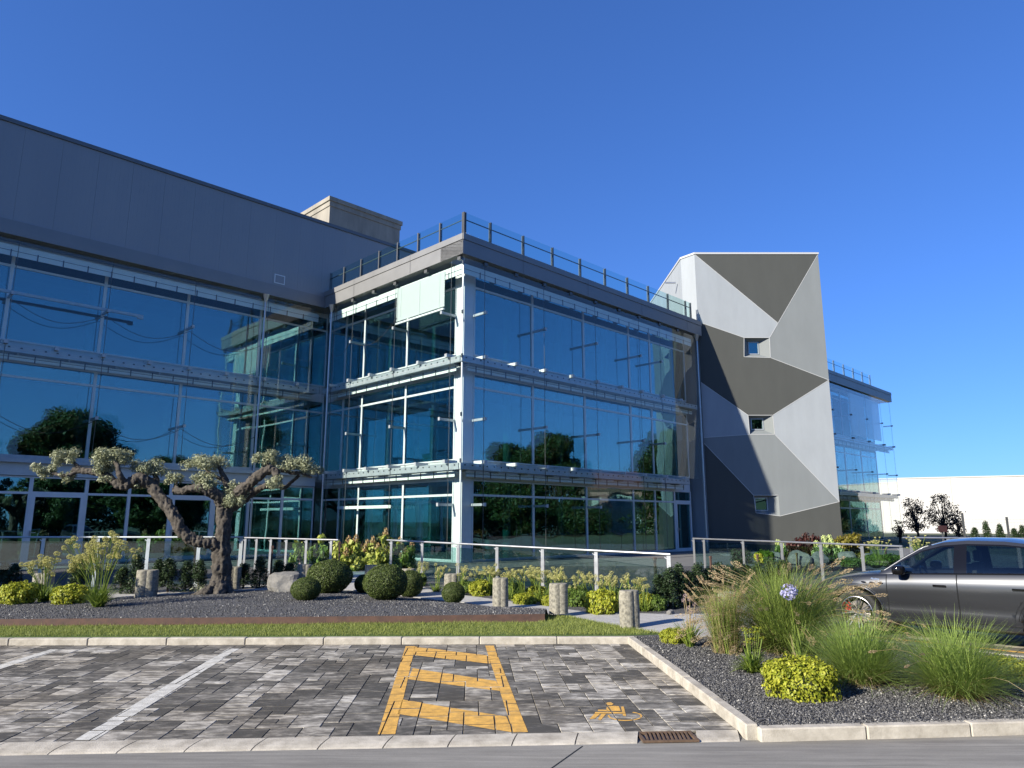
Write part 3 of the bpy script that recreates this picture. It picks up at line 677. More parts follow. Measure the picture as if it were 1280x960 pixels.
# interior furniture hints: desks and a low partition on each floor
for z in (.45, 4.1, 8.1):
    b = MB()
    for (x, y) in ((5.2, 3.6), (8.6, 3.4), (12.2, 3.8), (3.2, 5.6), (3.2, 8.2)):
        b.box((x, y, z+.72), (x+1.6, y+.8, z+.75)); b.box((x+.05, y+.05, z), (x+.1, y+.75, z+.72)); b.box((x+1.5, y+.05, z), (x+1.55, y+.75, z+.72))
    b.build('desk_row', M['incol'], blk)
ojr = [.02, 1.14, 4.47, 7.85, 11.2, 12.97, 16.28]; ojl = [.02, .70, 4.25, 7.43, 9.0, 9.78]
LEV = [(4.02, 7.70), (7.73, 11.56)]
skin(blk, fr_, ojr, LEV); skin(blk, fl_, ojl, LEV)
skin(blk, fr_, ojr[:5]+[12.6], [(.5, 3.99)]); skin(blk, fl_, ojl, [(.5, 3.99)])
for z in (3.72, 7.62):
    walkway(blk, fr_, .06, 16.28 if z > 4 else 15.2, z, ojr); walkway(blk, fl_, .17, 9.7, z, ojl)
    brackets(blk, fr_, [1.14, 2.8, 4.47, 6.15, 7.85, 9.6, 11.2, 12.97, 14.6], z+.24); brackets(blk, fl_, [.8, 2.5, 4.25, 5.8, 7.43, 9.0], z+.24)
for fc, a0, a1 in ((fr_, .2, 16.2), (fl_, .2, 9.7)):      # light shelf under the eaves
    r = MB(); fc.box(r, a0, a1, -.20, -.18, 11.02, 11.42); k = a0+.8
    while k < a1: fc.box(r, k, k+.035, -.178, -.16, 10.98, 11.25, 1); k += .8
    fc.box(r, a0, a1, -.177, -.168, 11.2, 11.215, 1); r.build('light_shelf', [M['mint'], M['post']], blk)
for z in (9.65, 5.6): struts(blk, fr_, ojr[1:6], z); struts(blk, fl_, [1.16, 4.25, 7.43], z)
rods(blk, fr_, ojr[1:6], .6, 11.6); rods(blk, fl_, ojl[1:5], .6, 11.6)
b = MB()
for z in (11.3, 9.4, 7.75, 5.6, 3.95): b.box((.01, .01, z), (.07, .07, z+.14)); b.bar((.05, .05, z+.05), (.55, .55, z-.1), .03, .03)
b.tube([(.14, .14, .5), (.14, .14, 11.6)], .035, 8, 1); b.build('corner_clamp', [M['post'], M['white']], blk)
for fc, sp in ((fr_, [1.14, 2.8, 4.47, 6.15, 7.85, 9.6, 11.2, 12.97, 14.6]), (fl_, [.2, 2.2, 4.25, 5.8, 7.43, 9.0])):
    for a in sp: b = MB(); fc.box(b, a-.09, a+.09, -.12, .04, 11.5, 11.62); b.build('eave_clamp', M['post'], blk)
# lowered venetian blind
b = MB(); k = 0
while 11.32-k*.07 > 9.92:
    z = 11.32-k*.07; b.bar((.14, 1.22, z), (.14, 4.30, z), .006, .066, up=(-.5, 0, 1)); k += 1
fl_.box(b, 1.22, 4.30, -.175, -.095, 9.82, 9.89)
for a in (1.5, 2.75, 4.0): fl_.box(b, a, a+.015, -.114, -.11, 9.89, 11.4)
b.build('venetian_blind', M['blind'], blk)
b = MB(); fl_.box(b, 4.4, 8.3, -.30, -.22, 2.42, 2.54); b.build('light_bar', M['mint'], blk)
struts(blk, fr_, [1.14, 4.47, 7.85], 2.5); struts(blk, fl_, [1.16], 2.5)
# cables in the cavity
b = MB()
for a0, a1, z in ((4.25, 7.43, 9.6), (7.43, 9.4, 9.5)):
    b.tube([(.12, a0+(a1-a0)*t, z-.5*math.sin(math.pi*t)+.5*(1-t)) for t in np.linspace(0, 1, 12)], .012, 5, cap=False)
b.build('cable', M['dark'], blk)
fascia(blk, fr_, -.10, 16.85, 11.66, 12.45); fascia(blk, fl_, -.098, 9.75, 11.661, 12.449)
roofrail(blk, fr_, [.16, 1.55, 3.4, 5.2, 7.05, 8.85, 10.6, 12.35, 14.1, 15.8, 16.3], 12.45); roofrail(blk, fl_, [.16, 1.6, 3.0, 4.4, 5.75, 7.15, 8.55, 9.75], 12.45)
spikes(blk, fr_, .1, 16.6, 12.45); spikes(blk, fl_, .1, 9.7, 12.45)
def pipe(root, x, y, z0, z1, cone=True, r=.045):
    b = MB(); b.tube([(x, y, z0), (x, y, z1-.35)], r, 10)
    if cone: b.tube([(x, y, z1-.349), (x, y, z1-.25), (x, y, z1)], [r, r*1.6, r*3.6], 10)
    for z in (3.9, 7.7): b.tube([(x, y, z), (x, y, z+.06)], r*1.4, 10)
    b.build('downpipe', M['alu'], root, smooth=False)
pipe(blk, 16.42, -.04, .4, 11.66); pipe(blk, -.09, 9.05, .4, 11.66)
# ---------------------------------------- left wing with grey cladding
V0 = 9.82
wing = thing('office_wing', 'long glazed wing with a windowless dark grey metal upper wall, left of the corner building', 'building', (*UV(0, V0).xy, 0), RZ)
fw = Face('u')
jw = [-18.2, -15.1, -12.0, -9.0, -5.9, -2.74, .60]
for i, zs in enumerate(FL[1:]):
    for a0, a1 in zip(jw[:-1], jw[1:]): window(wing, fw, a0, a1, zs)
gj = [-18.2, -15.1, -12.3, -10.66]
D0 = -.12
for a0, a1 in ((-18.2, -15.1), (-15.1, -12.3), (-12.3, -10.72), (-9.02, -7.6), (-7.6, -6.12), (-4.42, -3.0), (-3.0, -1.5), (-1.5, 0)): window(wing, fw, a0, a1, FL[0], d=D0)
for a0, a1 in ((-10.72, -9.02), (-6.12, -4.42)):
    b = MB(); fw.box(b, a0, a0+.06, D0-.06, D0+.04, .45, 3.42); fw.box(b, a1-.06, a1, D0-.06, D0+.04, .45, 3.42); fw.box(b, a0+.06, a1-.06, D0-.06, D0+.04, 2.83, 2.91); fw.box(b, a0+.06, a1-.06, D0-.06, D0+.04, 3.37, 3.42)
    fw.box(b, a0+.06, a1-.06, D0-.03, D0-.015, 2.91, 3.37, 1); b.build('door_frame', [M['white'], M['inner']], wing)
    door(wing, fw, a0+.06, a1-.06, .45, 2.83, D0)
spandrel(wing, fw, jw[0], .6, 7.42, 8.12); spandrel(wing, fw, jw[0], .6, 11.5, 11.95)
b = MB(); fw.box(b, jw[0], -.02, -.76, -.02, 3.44, 3.86); fw.box(b, jw[0], -.02, -.76, .12, 3.863, 4.0, 1); fw.box(b, jw[0], -.02, -.76, .02, 4.003, 4.12, 1)
fw.box(b, jw[0], -.02, -.5, .14, 3.44-.02, 3.44-.001) if False else None
b.build('canopy_band', [M['spandrel'], M['steel']], wing)
b = MB(); fw.box(b, jw[0], 0, -.2, -.05, .2, .5); b.build('sill', M['spandrel'], wing)
skin(wing, fw, [-18.2, -15.1, -12.0, -9.0, -5.9, -2.74, -.02], LEV[1:]); skin(wing, fw, [-18.2, -15.1, -12.0, -9.0, -5.9, -2.74, -.02], [(4.13, 7.70)])
walkway(wing, fw, jw[0], -.16, 7.62, jw); brackets(wing, fw, [-12.0, -10.5, -9.0, -7.4, -5.9, -4.4, -2.74, -1.2], 7.86)
r = MB(); fw.box(r, jw[0], -.2, -.20, -.18, 11.02, 11.42); k = jw[0]+.4
while k < -.3: fw.box(r, k, k+.035, -.178, -.16, 10.98, 11.25, 1); k += .8
fw.box(r, jw[0], -.2, -.177, -.168, 11.2, 11.215, 1); r.build('light_shelf', [M['mint'], M['post']], wing)
for z in (9.65, 5.6): struts(wing, fw, [-12.0, -9.0, -5.9], z)
rods(wing, fw, [-12.0, -9.0, -5.9, -2.74], 4.1, 11.6)
b = MB(); b.box((-15.2, .09, 9.66), (-7.75, .17, 9.76)); b.box((-7.95, .08, 9.6), (-7.75, .18, 9.659)); b.build('light_bar', M['steel'], wing)
for zc in (9.5, 5.5):
    for a0, a1 in ((-12, -9), (-9, -5.9), (-5.9, -2.74)):
        b = MB(); b.tube([(a0+(a1-a0)*t, .25, zc-.55*math.sin(math.pi*t)) for t in np.linspace(0, 1, 14)], .012, 5, cap=False); b.build('cable', M['dark'], wing)
pipe(wing, -2.95, -.10, .4, 11.66)
for z in (.45, 4.1, 8.1): b = MB(); b.box((-18.2, .8, z-.42), (6.9, 6.4, z)); b.build('floor_slab', M['slab'], wing)
b = MB(); b.box((-18.2, 6.41, .2), (6.9, 6.6, 11.66)); b.box((-18.3, .0, .2), (-18.21, 6.6, 11.66)); b.build('interior_wall', M['inwall'], wing)
for x in (-15.1, -9.0, -2.74):
    b = MB()
    for z0, z1 in ((.451, 3.68), (4.101, 7.68), (8.101, 11.67)): b.tube([(x, 2.2, z0), (x, 2.2, z1)], .17, 14)
    b.build('interior_column', M['incol'], wing)
# cladding hall
b = MB(); b.box((-18.3, -.05, 11.67), (26, 14, 15.74))
b.build('hall', M['clad'], wing)
b = MB(); x = -18.3
while x < 25.5:
    b.box((x+.002, -.085, 12.20), (x+1.198, -.0505, 15.74))
    for k in range(1, 8): b.box((x+k*.15-.004, -.0875, 12.20), (x+k*.15+.004, -.0852, 15.74))
    x += 1.2
b.build('cladding', M['clad'], wing)
b = MB(); b.box((-18.35, -.20, 11.66), (-.12, -.02, 11.95)); b.box((-18.35, -.16, 11.953), (-.12, -.02, 12.19)); b.build('fascia', M['fascia'], wing)
b = MB(); b.box((-18.35, -.14, 15.745), (26.05, .3, 15.90)); b.build('roof_capping', M['cap'], wing)
b = MB(); b.box((-2.62, -.10, 12.30), (-2.12, -.086, 12.72)); b.box((-2.58, -.104, 12.34), (-2.16, -.101, 12.68), 1); b.build('vent_grille', [M['white'], M['clad']], wing)
# concrete lift housing on the roof
kp = atY(413, 246, 38.0); uv = toUV(kp); uu, vv = uv[0], uv[1]-V0; zt = kp.z
lh = MB(); lh.box((uu, vv, 14.5), (uu+4.9, vv+6, zt-.55)); lh.box((uu-.05, vv-.05, zt-.547), (uu+4.95, vv+6.05, zt-.25)); lh.box((uu-.12, vv-.12, zt-.247), (uu+5.02, vv+6.12, zt))
lh.build('lift_housing', M['concrete'], wing)
# ---------------------------------------- building beyond the tower
rear = thing('rear_glass_building', 'glazed end of the building beyond the faceted tower, with its own roof railing', 'building', (*UV(0, 0).xy, 0), RZ)
jq = [24, 27.5, 31, 34.5, 38, 41.3, 44.6]
for zs in FL:
    for a0, a1 in zip(jq[:-1], jq[1:]): window(rear, fr_, a0, a1, zs)
oq = [24, 27.5, 31, 34.5, 38, 41.3, 44.6, 46.9]
skin(rear, fr_, oq, [(.5, 3.99)]+LEV)
for zz, ze in ((3.42, 4.12), (7.42, 8.12), (11.5, 11.95)): spandrel(rear, fr_, 24, 44.6, zz, ze)
for z in (3.72, 7.62): walkway(rear, fr_, 24, 46.8, z, oq, False); brackets(rear, fr_, oq[3:], z+.24)
for z in (9.65, 5.6): struts(rear, fr_, oq[3:], z)
rods(rear, fr_, oq[3:], .6, 11.6)
for a0, a1 in ((38.1, 41.2), (41.4, 44.5)):
    b = MB(); z = 11.3
    while z > 8.2: fr_.box(b, a0, a1, -.16, -.12, z-.03, z+.03); z -= .09
    b.build('venetian_blind', M['blind'], rear)
for z in (.45, 4.1, 8.1): b = MB(); b.box((24, .8, z-.42), (44.6, 6.4, z)); b.build('floor_slab', M['slab'], rear)
b = MB(); b.box((24, 6.41, .2), (44.6, 6.6, 11.66)); b.box((44.61, .72, .2), (44.7, 6.6, 11.66)); b.build('interior_wall', M['inwall'], rear)
b = MB(); b.box((24, .1, 11.68), (46.9, 8, 12.35)); b.build('roof', M['slab'], rear)
fascia(rear, fr_, 24, 47.2, 11.66, 12.45); roofrail(rear, fr_, [30, 32, 34, 35.9, 37.8, 39.7, 41.6, 43.3], 12.45)
# ---------------------------------------- faceted stair tower
YT = 37.0
tw = thing('stair_tower', 'windowed stair tower painted in white and grey triangular facets beside the glass building', 'tower', (13.3, YT, 0))
def T(x, y): p = atY(x, y, YT); return (p.x-13.3, p.z)
XL, XR, ZT = T(868, 319)[0], 3.55, 16.36
BL = (XL, 0.2)
P_ = {k: T(*v) for k, v in dict(tl=(869, 320), ap=(972.5, 404), w1a=(930, 422), w1b=(962, 422), w1c=(963, 447), w1d=(930, 446), w2a=(935, 519), w2b=(966, 519), w2c=(968.5, 543), w2d=(937, 543), w3a=(942, 619), w3b=(973, 619), w3c=(975, 645), w3d=(945, 641), r1=(1035.5, 475), r2=(1047.5, 627)).items()}
P_['tr'] = (XR, ZT); P_['tl'] = (XL, ZT); P_['r1'] = (XR, P_['r1'][1]); P_['r2'] = (XR, P_['r2'][1])
zA = T(872, 402)[1]; zB = T(877, 478)[1]; zC = T(876, 547)[1]; zD = T(880, 554)[1]
L_ = lambda z: (XL, z)
mA, mC = None, T(936, 545)
facets = [('d', ['tl', 'tr', 'ap']), ('w', ['tl', 'ap', 'w1b', 'w1a', zA]), ('l', ['tr', 'r1', 'w1c', 'w1b', 'ap']), ('d', [zA, 'w1a', 'w1d', 'w1c', 'r1', 'w2b', 'w2a', zB]),
          ('w', [zB, 'w2a', 'w2d', zC]), ('w', ['w2b', 'r1', 'r2', 'w2c']), ('l', [zC, 'w2d', 'w2c', 'r2', 'w3c', 'w3b', 'w3a', zD]), ('d', [zD, 'w3a', 'w3d', 'w3c', 'r2', (XR, .2), (XL, .2)])]
seams = set()
for c, ks in facets:
    pl = [P_[k] if isinstance(k, str) else (k if isinstance(k, tuple) else L_(k)) for k in ks]
    b = MB(); b.prism(pl, 0.0, .40); b.build('facet_panel', M['tower_'+c], tw)
    for i in range(len(pl)):
        a, q = pl[i], pl[(i+1) % len(pl)]
        if abs(a[0]-q[0]) < .01: continue
        seams.add(tuple(sorted(((round(a[0], 3), round(a[1], 3)), (round(q[0], 3), round(q[1], 3))))))
b = MB()
for a, q in sorted(seams):
    if max(a[1], q[1]) < .5 or min(a[1], q[1]) > ZT-.1: continue
    b.bar((a[0], -.002, a[1]), (q[0], -.002, q[1]), .012, .045, up=(0, 1, 0)) if False else b.bar((a[0], 0, a[1]), (q[0], 0, q[1]), .026, .016, up=(0, 1, 0))
b.build('seam_trim', M['seam'], tw)
b = MB(); b.box((XL, .42, .2), (XR, 9, ZT-.03)); b.box((XL+.001, .401, .2), (XR-.001, .419, 1.2))
b.build('wall', M['tower_l'], tw)
b = MB(); zt0, zt1 = .2, ZT
b.add([(XL, 0, .2), (XL-.58, .75, .2), (XL-.58, .75, ZT-.02), (XL, 0, ZT-.02), (XL, 9, .2), (XL, 9, ZT-.02), (XL-.70, 9, .2), (XL-.70, 9, ZT-.02)],
      [(0, 1, 2, 3), (1, 6, 7, 2), (6, 4, 5, 7), (3, 2, 7, 5), (0, 4, 6, 1)])
b.build('side_wall', M['tower_w'], tw)
b = MB(); b.slab([(XL-.02, -.04), (XR+.03, -.04), (XR+.03, 9.03), (XL-.73, 9.03), (XL-.62, .73)], ZT-.015, ZT+.09); b.build('roof_edge', M['seam'], tw)
b = MB(); b.bar((XL-.72, 1.6, ZT-1.1), (XL-1.3, 1.6, ZT-1.1), .10, .07); b.build('spout', M['alu'], tw)
for (ka, kb, kc, kd_), inner, tilt in ((('w1a', 'w1b', 'w1c', 'w1d'), (937, 425.5, 951.5, 441.5), 0), (('w2a', 'w2b', 'w2c', 'w2d'), (940.5, 522, 957.5, 536.5), 1), (('w3a', 'w3b', 'w3c', 'w3d'), (945.5, 621.5, 963, 638.5), 1)):
    q = [P_[k] for k in (ka, kb, kc, kd_)]; x0, z1 = T(inner[0], inner[1]); x1, z0 = T(inner[2], inner[3])
    inn = [(x0, z1), (x1, z1), (x1, z0), (x0, z0)]
    b = MB(); b.add([(p[0], .004, p[1]) for p in q]+[(p[0], .34, p[1]) for p in inn]+[(p[0], .40, p[1]) for p in inn], [(i, (i+1) % 4, 4+(i+1) % 4, 4+i) for i in range(4)]+[(4+i, 4+(i+1) % 4, 8+(i+1) % 4, 8+i) for i in range(4)])
    b.build('window_reveal', M['tower_l'], tw)
    b = MB(); f = .05
    b.box((x0, .30, z0), (x0+f, .37, z1)); b.box((x1-f, .30, z0), (x1, .37, z1)); b.box((x0+f, .30, z0), (x1-f, .37, z0+f)); b.box((x0+f, .30, z1-f), (x1-f, .37, z1))
    wd = b.build('window', M['steel'], tw); g = MB()
    g.add([(x0+f, .34, z1-f), (x1-f, .34, z1-f), (x1-f, .34+(.05 if tilt else 0), z0+f), (x0+f, .34+(.05 if tilt else 0), z0+f)]+[(x0+f, .355, z1-f), (x1-f, .355, z1-f), (x1-f, .355+(.05 if tilt else 0), z0+f), (x0+f, .355+(.05 if tilt else 0), z0+f)], [(0, 1, 2, 3), (7, 6, 5, 4), (0, 4, 5, 1), (1, 5, 6, 2), (2, 6, 7, 3), (3, 7, 4, 0)])
    g.build('pane', M['inner'], wd)
    k_ = MB(); k_.box((x0+f, .406, z0+f), (x1-f, .418, z1-f)); k_.build('dark_room', M['dark'], wd)
# ---------------------------------------- warehouse
wp0 = atY(1100, 598, 95); wp1 = atY(1290, 595.5, 88)
wh = thing('warehouse', 'long plain white warehouse wall beyond the small trees at the right', 'building', (wp0.x, wp0.y, 0), math.atan2(wp1.y-wp0.y, wp1.x-wp0.x))
b = MB(); b.box((-20, 0, 0), (90, 30, wp0.z-.12)); b.build('wall', M['ware'], wh)
b = MB(); b.box((-20.05, -.08, wp0.z-.12), (90.05, 30.05, wp0.z+.02)); b.build('roof_capping', M['ware'], wh)
b = MB()
for i in range(-1, 10): b.box((i*8-.02, -.006, .1), (i*8+.02, .01, wp0.z-.14))
b.build('wall_joint', M['concrete'], wh)

# ------------------------------------------------------------------ terrace and ramps
b = MB()
b.slab([UV(-1.0, -2.4).xy, UV(12.8, -2.4).xy, UV(12.8, .72).xy, UV(.72, .72).xy, UV(.72, 9.8).xy, UV(-1.0, 9.8).xy], 0, .452)
b.slab([UV(12.803, -2.4).xy, UV(16.4, -2.4).xy, UV(16.4, .72).xy, UV(12.803, .72).xy], 0, .452)
b.slab([UV(-15, 7.6).xy, UV(-1.003, 7.6).xy, UV(-1.003, 10.4).xy, UV(-15, 10.4).xy], 0, .452)
setp(b.build('terrace', M['terrace']), kind='structure')
b = MB()
def ramp(p, q, wd, z0, z1, th=.2):
    p = Vector(p); q = Vector(q); d = (q-p).normalized(); nn = Vector((-d.y, d.x, 0))*wd
    b.add([(*p.xy, z0), (*q.xy, z1), (*(q+nn).xy, z1), (*(p+nn).xy, z0)]+[(*p.xy, z0-th), (*q.xy, z1-th), (*(q+nn).xy, z1-th), (*(p+nn).xy, z0-th)], [(0,1,2,3),(7,6,5,4),(0,4,5,1),(1,5,6,2),(2,6,7,3),(3,7,4,0)])
r0 = UV(13.4, -2.41); r1 = gnd(1150, 700, .2)
ramp((r0.x, r0.y, 0), (9.6, 18.4, 0), 1.6, .45, .26)
setp(b.build('ramp', M['path']), kind='structure')

def railing(name, label, tops_, posts_t, hgt, group=None, bright=True, bracket=True, panel=True):
    """tops_: two world points of the top rail"""
    p, q = tops_; base = Vector((p.x, p.y, 0)); d = (q-p); root = thing(name, label, 'railing', (p.x, p.y, gz(p.y)), 0, group)
    o = Vector((p.x, p.y, gz(p.y))); mt = M['alu'] if bright else M['steel']
    b = MB(); b.tube([p-o, q-o], .025, 10); b.build('top_rail', mt, root)
    dn = Vector((d.x, d.y, 0)).normalized(); ps = []
    for t in posts_t:
        c = p+d*t; ps.append(c); z0 = min(gz(c.y), c.z-hgt+.02)-o.z-.05; b = MB(); l = c-o
        for s in (-.022, .022): b.bar((l.x+dn.x*s, l.y+dn.y*s, z0), (l.x+dn.x*s, l.y+dn.y*s, l.z-.03), .045, .012, up=(-dn.y, dn.x, 0))
        if bracket: b.bar((l.x-dn.x*.09, l.y-dn.y*.09, l.z-.06), (l.x, l.y, l.z-.12), .02, .02)
        b.build('post', mt, root)
    if panel:
        for a, c in zip(ps[:-1], ps[1:]):
            b = MB(); a_, c_ = a-o, c-o; e = (c_-a_); e.z = 0; e.normalize(); e *= .07; nn = Vector((-e.y, e.x, 0)).normalized()*.005; vs = []
            for s in (-1, 1):
                vs += [(*(a_+e+nn*s).xy, a_.z-hgt+.12), (*(c_-e+nn*s).xy, c_.z-hgt+.12), (*(c_-e+nn*s).xy, c_.z-.10), (*(a_+e+nn*s).xy, a_.z-.10)]
            b.add(vs, [(0,1,2,3),(7,6,5,4),(0,4,5,1),(1,5,6,2),(2,6,7,3),(3,7,4,0)]); b.build('glass_panel', M['railglass'], root)
    return root
railing('glass_railing', 'grey glass railing in front of the white doors, behind the olive tree', (atY(-120, 671.5, 18.5), atY(304, 671.5, 18.7)), [0, .14, .27, .41, .57, .72, .87, .995], .92, bright=False)
railing('glass_railing', 'short glass railing between the olive trunk and the path opening', (atY(306, 672, 22.6), atY(423, 675, 20.6)), [.01, .14, .30, .47, .68, .93], 1.0)
railing('glass_railing', 'long sunlit glass railing in front of the corner building, above the pale flowers', (atY(484, 675, 20.5), atY(838, 693, 15.3)), [.02, .16, .31, .46, .62, .79, .995], 1.03)
railing('glass_railing', 'glass railing along the ramp below the faceted tower', (atY(866, 673, 24), atY(1128, 683, 17.6)), [.005, .07, .30, .50, .68, .85, .995], 1.0)
railing('glass_railing', 'far railing just above the roof of the parked car', (atY(1128, 672, 23), atY(1330, 673.5, 22)), [.05, .29, .50, .72, .96], 1.0, bracket=False)

# ================================================================== STREET FURNITURE AND STONES
def post_mesh():
    n = 40; rings = []; prof = [(0, 1.03), (.06, 1.0), (.30, 1.01), (.60, 1.0), (.70, .99), (.735, .965), (.75, .90)]
    b = MB(); vs = []
    for z, k in prof:
        for i in range(n):
            a = 2*math.pi*i/n; c, s_ = math.cos(a), math.sin(a)
            # two logs pressed together: union outline of two circles
            r0, dx = .150, .055; rr = dx*abs(c)+math.sqrt(max(0, r0*r0-(dx*s_)**2))
            w_ = 1+.03*noise.noise(Vector((c*2, s_*2, z*3)))
            vs.append((rr*c*k*w_, rr*s_*k*w_, z))
    m = len(prof); fs = [((j*n+i), (j*n+(i+1) % n), ((j+1)*n+(i+1) % n), ((j+1)*n+i)) for j in range(m-1) for i in range(n)]+[tuple((m-1)*n+i for i in range(n)), tuple(range(n-1, -1, -1))]
    b.add(vs, fs); return b.mesh('concrete_post', M['post_concrete'])
pm_ = post_mesh()
for lab, x, y, top, wd, rot in (
    ('concrete double post standing alone left of the olive trunk, at the edge of the gravel', 182, 746, 712, 24, .3),
    ('concrete double post half hidden behind the leftmost pale umbel plant', 52, 744, 716, 23, .2),
    ('concrete double post directly behind the olive trunk', 291, 737, 708, 17, .3),
    ('concrete double post just behind the grey boulder', 380, 733, 705, 18, .3),
    ('small concrete double post between two clipped balls, by the yellow hydrangeas', 463.5, 727, 706, 15, .2),
    ('concrete double post peeping over the clipped ball pair near the path', 510, 733, 711, 16, .2),
    ('concrete double post behind the rightmost clipped ball', 564, 741, 717, 17, .1),
    ('concrete double post third from the right end of the path row', 625.5, 762, 722, 18.5, .15),
    ('concrete double post beside the end of the rusty edging strip', 698.5, 771, 728.5, 22, .2),
    ('tallest concrete double post, nearest to the camera on the lawn point', 787.5, 785, 737.5, 25, .5),
    ('low concrete double post behind the dry grass at the end of the path', 910, 770, 739, 21, .2)):
    p = gp(x, y); t = atY(x, top, p.y); z0 = mz(p.x, p.y)
    k = max(.45, t.z-z0)/.75; o = link('concrete_post', pm_, None, (p.x, p.y, z0-.03), rot+random.uniform(-.1, .1), (wd/887*p.y/.40, wd/887*p.y/.40, k*1.04))
    setp(o, lab, 'bollard', 'concrete posts along the footpath')
b = MB(); b.box((-.022, -.022, 0), (.022, .022, .93)); b.box((-.03, -.03, .931), (.03, .03, 1.0)); pk = b.mesh('rusty_picket', M['rust'])
for lab, x, y0, y1 in (('thin rusty picket behind the left glass railing, right of the first white door', 127.5, 712, 687), ('thin rusty picket just left of the olive trunk', 241, 724, 682), ('thin rusty picket between the small conifers right of the olive', 337.5, 733, 682),
    ('thin rusty picket at the end of the short railing by the path', 423, 718, 677), ('thin rusty picket just left of the end post of the long railing', 820.5, 752, 697), ('thin rusty picket on the ramp railing, left of the others there', 889.7, 728, 695),
    ('thin rusty picket before the lime shrub under the tower', 948.5, 722, 693), ('thin rusty picket before the dark red shrub', 997.5, 716, 691), ('thin rusty picket under the white hydrangea balls', 1040.5, 712, 690), ('thin rusty picket at the end of the ramp railing near the car roof', 1109, 710, 686)):
    p = gp(x, y0); t = atY(x, y1, p.y); o = link('rusty_picket', pk, None, (p.x, p.y, p.z-.02), .4, (1, 1, max(.4, t.z-p.z+.02))); setp(o, lab, 'picket', 'rusty pickets by the railings')
def rock_mesh(seed, rough=.3, n=3):
    bm = bmesh.new(); bmesh.ops.create_icosphere(bm, subdivisions=n, radius=1)
    for v in bm.verts:
        q = v.co.copy(); d = noise.noise(q*1.2+Vector((seed*7, 0, 0)))*rough*1.4+abs(noise.noise(q*2.6+Vector((0, seed*5, 0))))*rough*.7
        v.co = q*(1+d); v.co.z = max(v.co.z, -.35)
    # facet a few sides
    rg = random.Random(seed)
    for _ in range(7):
        nn = Vector((rg.uniform(-1, 1), rg.uniform(-1, 1), rg.uniform(-.1, 1))).normalized(); lim = rg.uniform(.72, .9)
        for v in bm.verts:
            k = v.co.dot(nn)
            if k > lim: v.co -= nn*(k-lim)*.92
    me = bpy.data.meshes.new('boulder'); bm.to_mesh(me); bm.free(); me.materials.append(M['rock']); return me
rk = [rock_mesh(i) for i in range(4)]
for i, (lab, x, y, wd, ht) in enumerate((('large grey boulder with a pale foot, left of the clipped balls', 360, 738, 44, 29), ('grey boulder below the lime shrub by the tower', 972, 704, 24, 16), ('pale split boulder under the dark red shrub', 997, 705, 30, 20), ('grey boulder left of the white hydrangea balls', 1022, 705, 26, 16), ('grey boulder right of the white hydrangea balls', 1062, 702, 24, 16), ('small grey boulder under the ochre domed shrub', 1084, 702, 20, 12), ('small flat stone at the foot of the long railing', 838, 768, 13, 7))):
    p = gp(x, y) if y > 710 else atY(x, y, 22.5); s_ = p.y/887
    o = link('boulder', rk[i % 4], None, (p.x, p.y, (mz(p.x, p.y) if y > 710 else p.z)+ht*s_*.15), i*1.3, (wd*s_/2, wd*s_/2*.8, ht*s_*.75)); setp(o, lab, 'boulder', 'boulders in the garden')

# ================================================================== PLANTS
def plant(name, lab, cat, loc, parts, group=None, rz=0, scale=None):
    """parts: list of (part name, mesh)"""
    if len(parts) == 1 and len(parts[0]) == 2:
        return setp(link(name, parts[0][1], None, loc, rz, scale), lab, cat, group)
    r = thing(name, lab, cat, loc, rz, group)
    if scale: r.scale = scale if hasattr(scale, '__len__') else (scale,)*3
    for q in parts:
        if len(q) == 2: link(q[0], q[1], r)
        else:
            for c, k in q[2]: link(q[0], q[1], r, tuple(c), 0, k)
    return r
HEADS = {}
def head(mt, n=80, ln=.42, key=None):
    k = (mt, n, ln)
    if k not in HEADS: HEADS[k] = npmesh('flower_head', *puff((0, 0, 0), 1.0, n, ln), M[mt])
    return HEADS[k]
# clipped box balls
def ball_mesh():
    blobs = [((0, 0, .86), (1, 1, .86))]; V, f = ellip_leaves(blobs, .062, .042, 1000, .92, 0, .03); V2, f2 = ellip_leaves(blobs, .06, .036, 300, 1.01, 0, .03)
    return npmesh('foliage', *join([(V, f), (V2, f2)]), M['box'])
def core_mesh(name, mt, rx=.9, rz=.78, zc=.86):
    bm = bmesh.new(); bmesh.ops.create_icosphere(bm, subdivisions=3, radius=1)
    for v in bm.verts: v.co = Vector((v.co.x*rx, v.co.y*rx, v.co.z*rz+zc))*(1+.0*noise.noise(v.co*3))
    me = bpy.data.meshes.new(name); bm.to_mesh(me); bm.free(); me.materials.append(mt); return me
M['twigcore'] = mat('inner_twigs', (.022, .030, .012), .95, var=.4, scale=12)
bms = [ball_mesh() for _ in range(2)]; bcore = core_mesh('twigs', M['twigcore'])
for i, (lab, x, y, rx, ry) in enumerate((('small clipped box ball low in front of the big left ball', 379.4, 747.2, 18, 14), ('big clipped box ball beside the boulder', 409.4, 726.4, 27.3, 20), ('half hidden small clipped box ball behind the central pair', 453, 731, 11, 11), ('big round clipped box ball in the middle of the gravel bed', 479.8, 737.4, 26.7, 21), ('medium clipped box ball tucked behind the right shoulder of the central ball', 511, 731, 16.5, 16), ('small clipped box ball at the path edge, rightmost of the balls', 566, 746.5, 14, 12.7))):
    p = gp(x, y+ry*.96); s_ = p.y/887; z0 = mz(p.x, p.y)
    plant('box_ball', lab, 'clipped shrub', (p.x, p.y+.1, z0-.02), [('foliage', bms[i % 2]), ('twigs', bcore)], 'clipped box balls in the dark gravel', i*.9, (rx*s_, rx*s_, ry*2*s_/1.72))
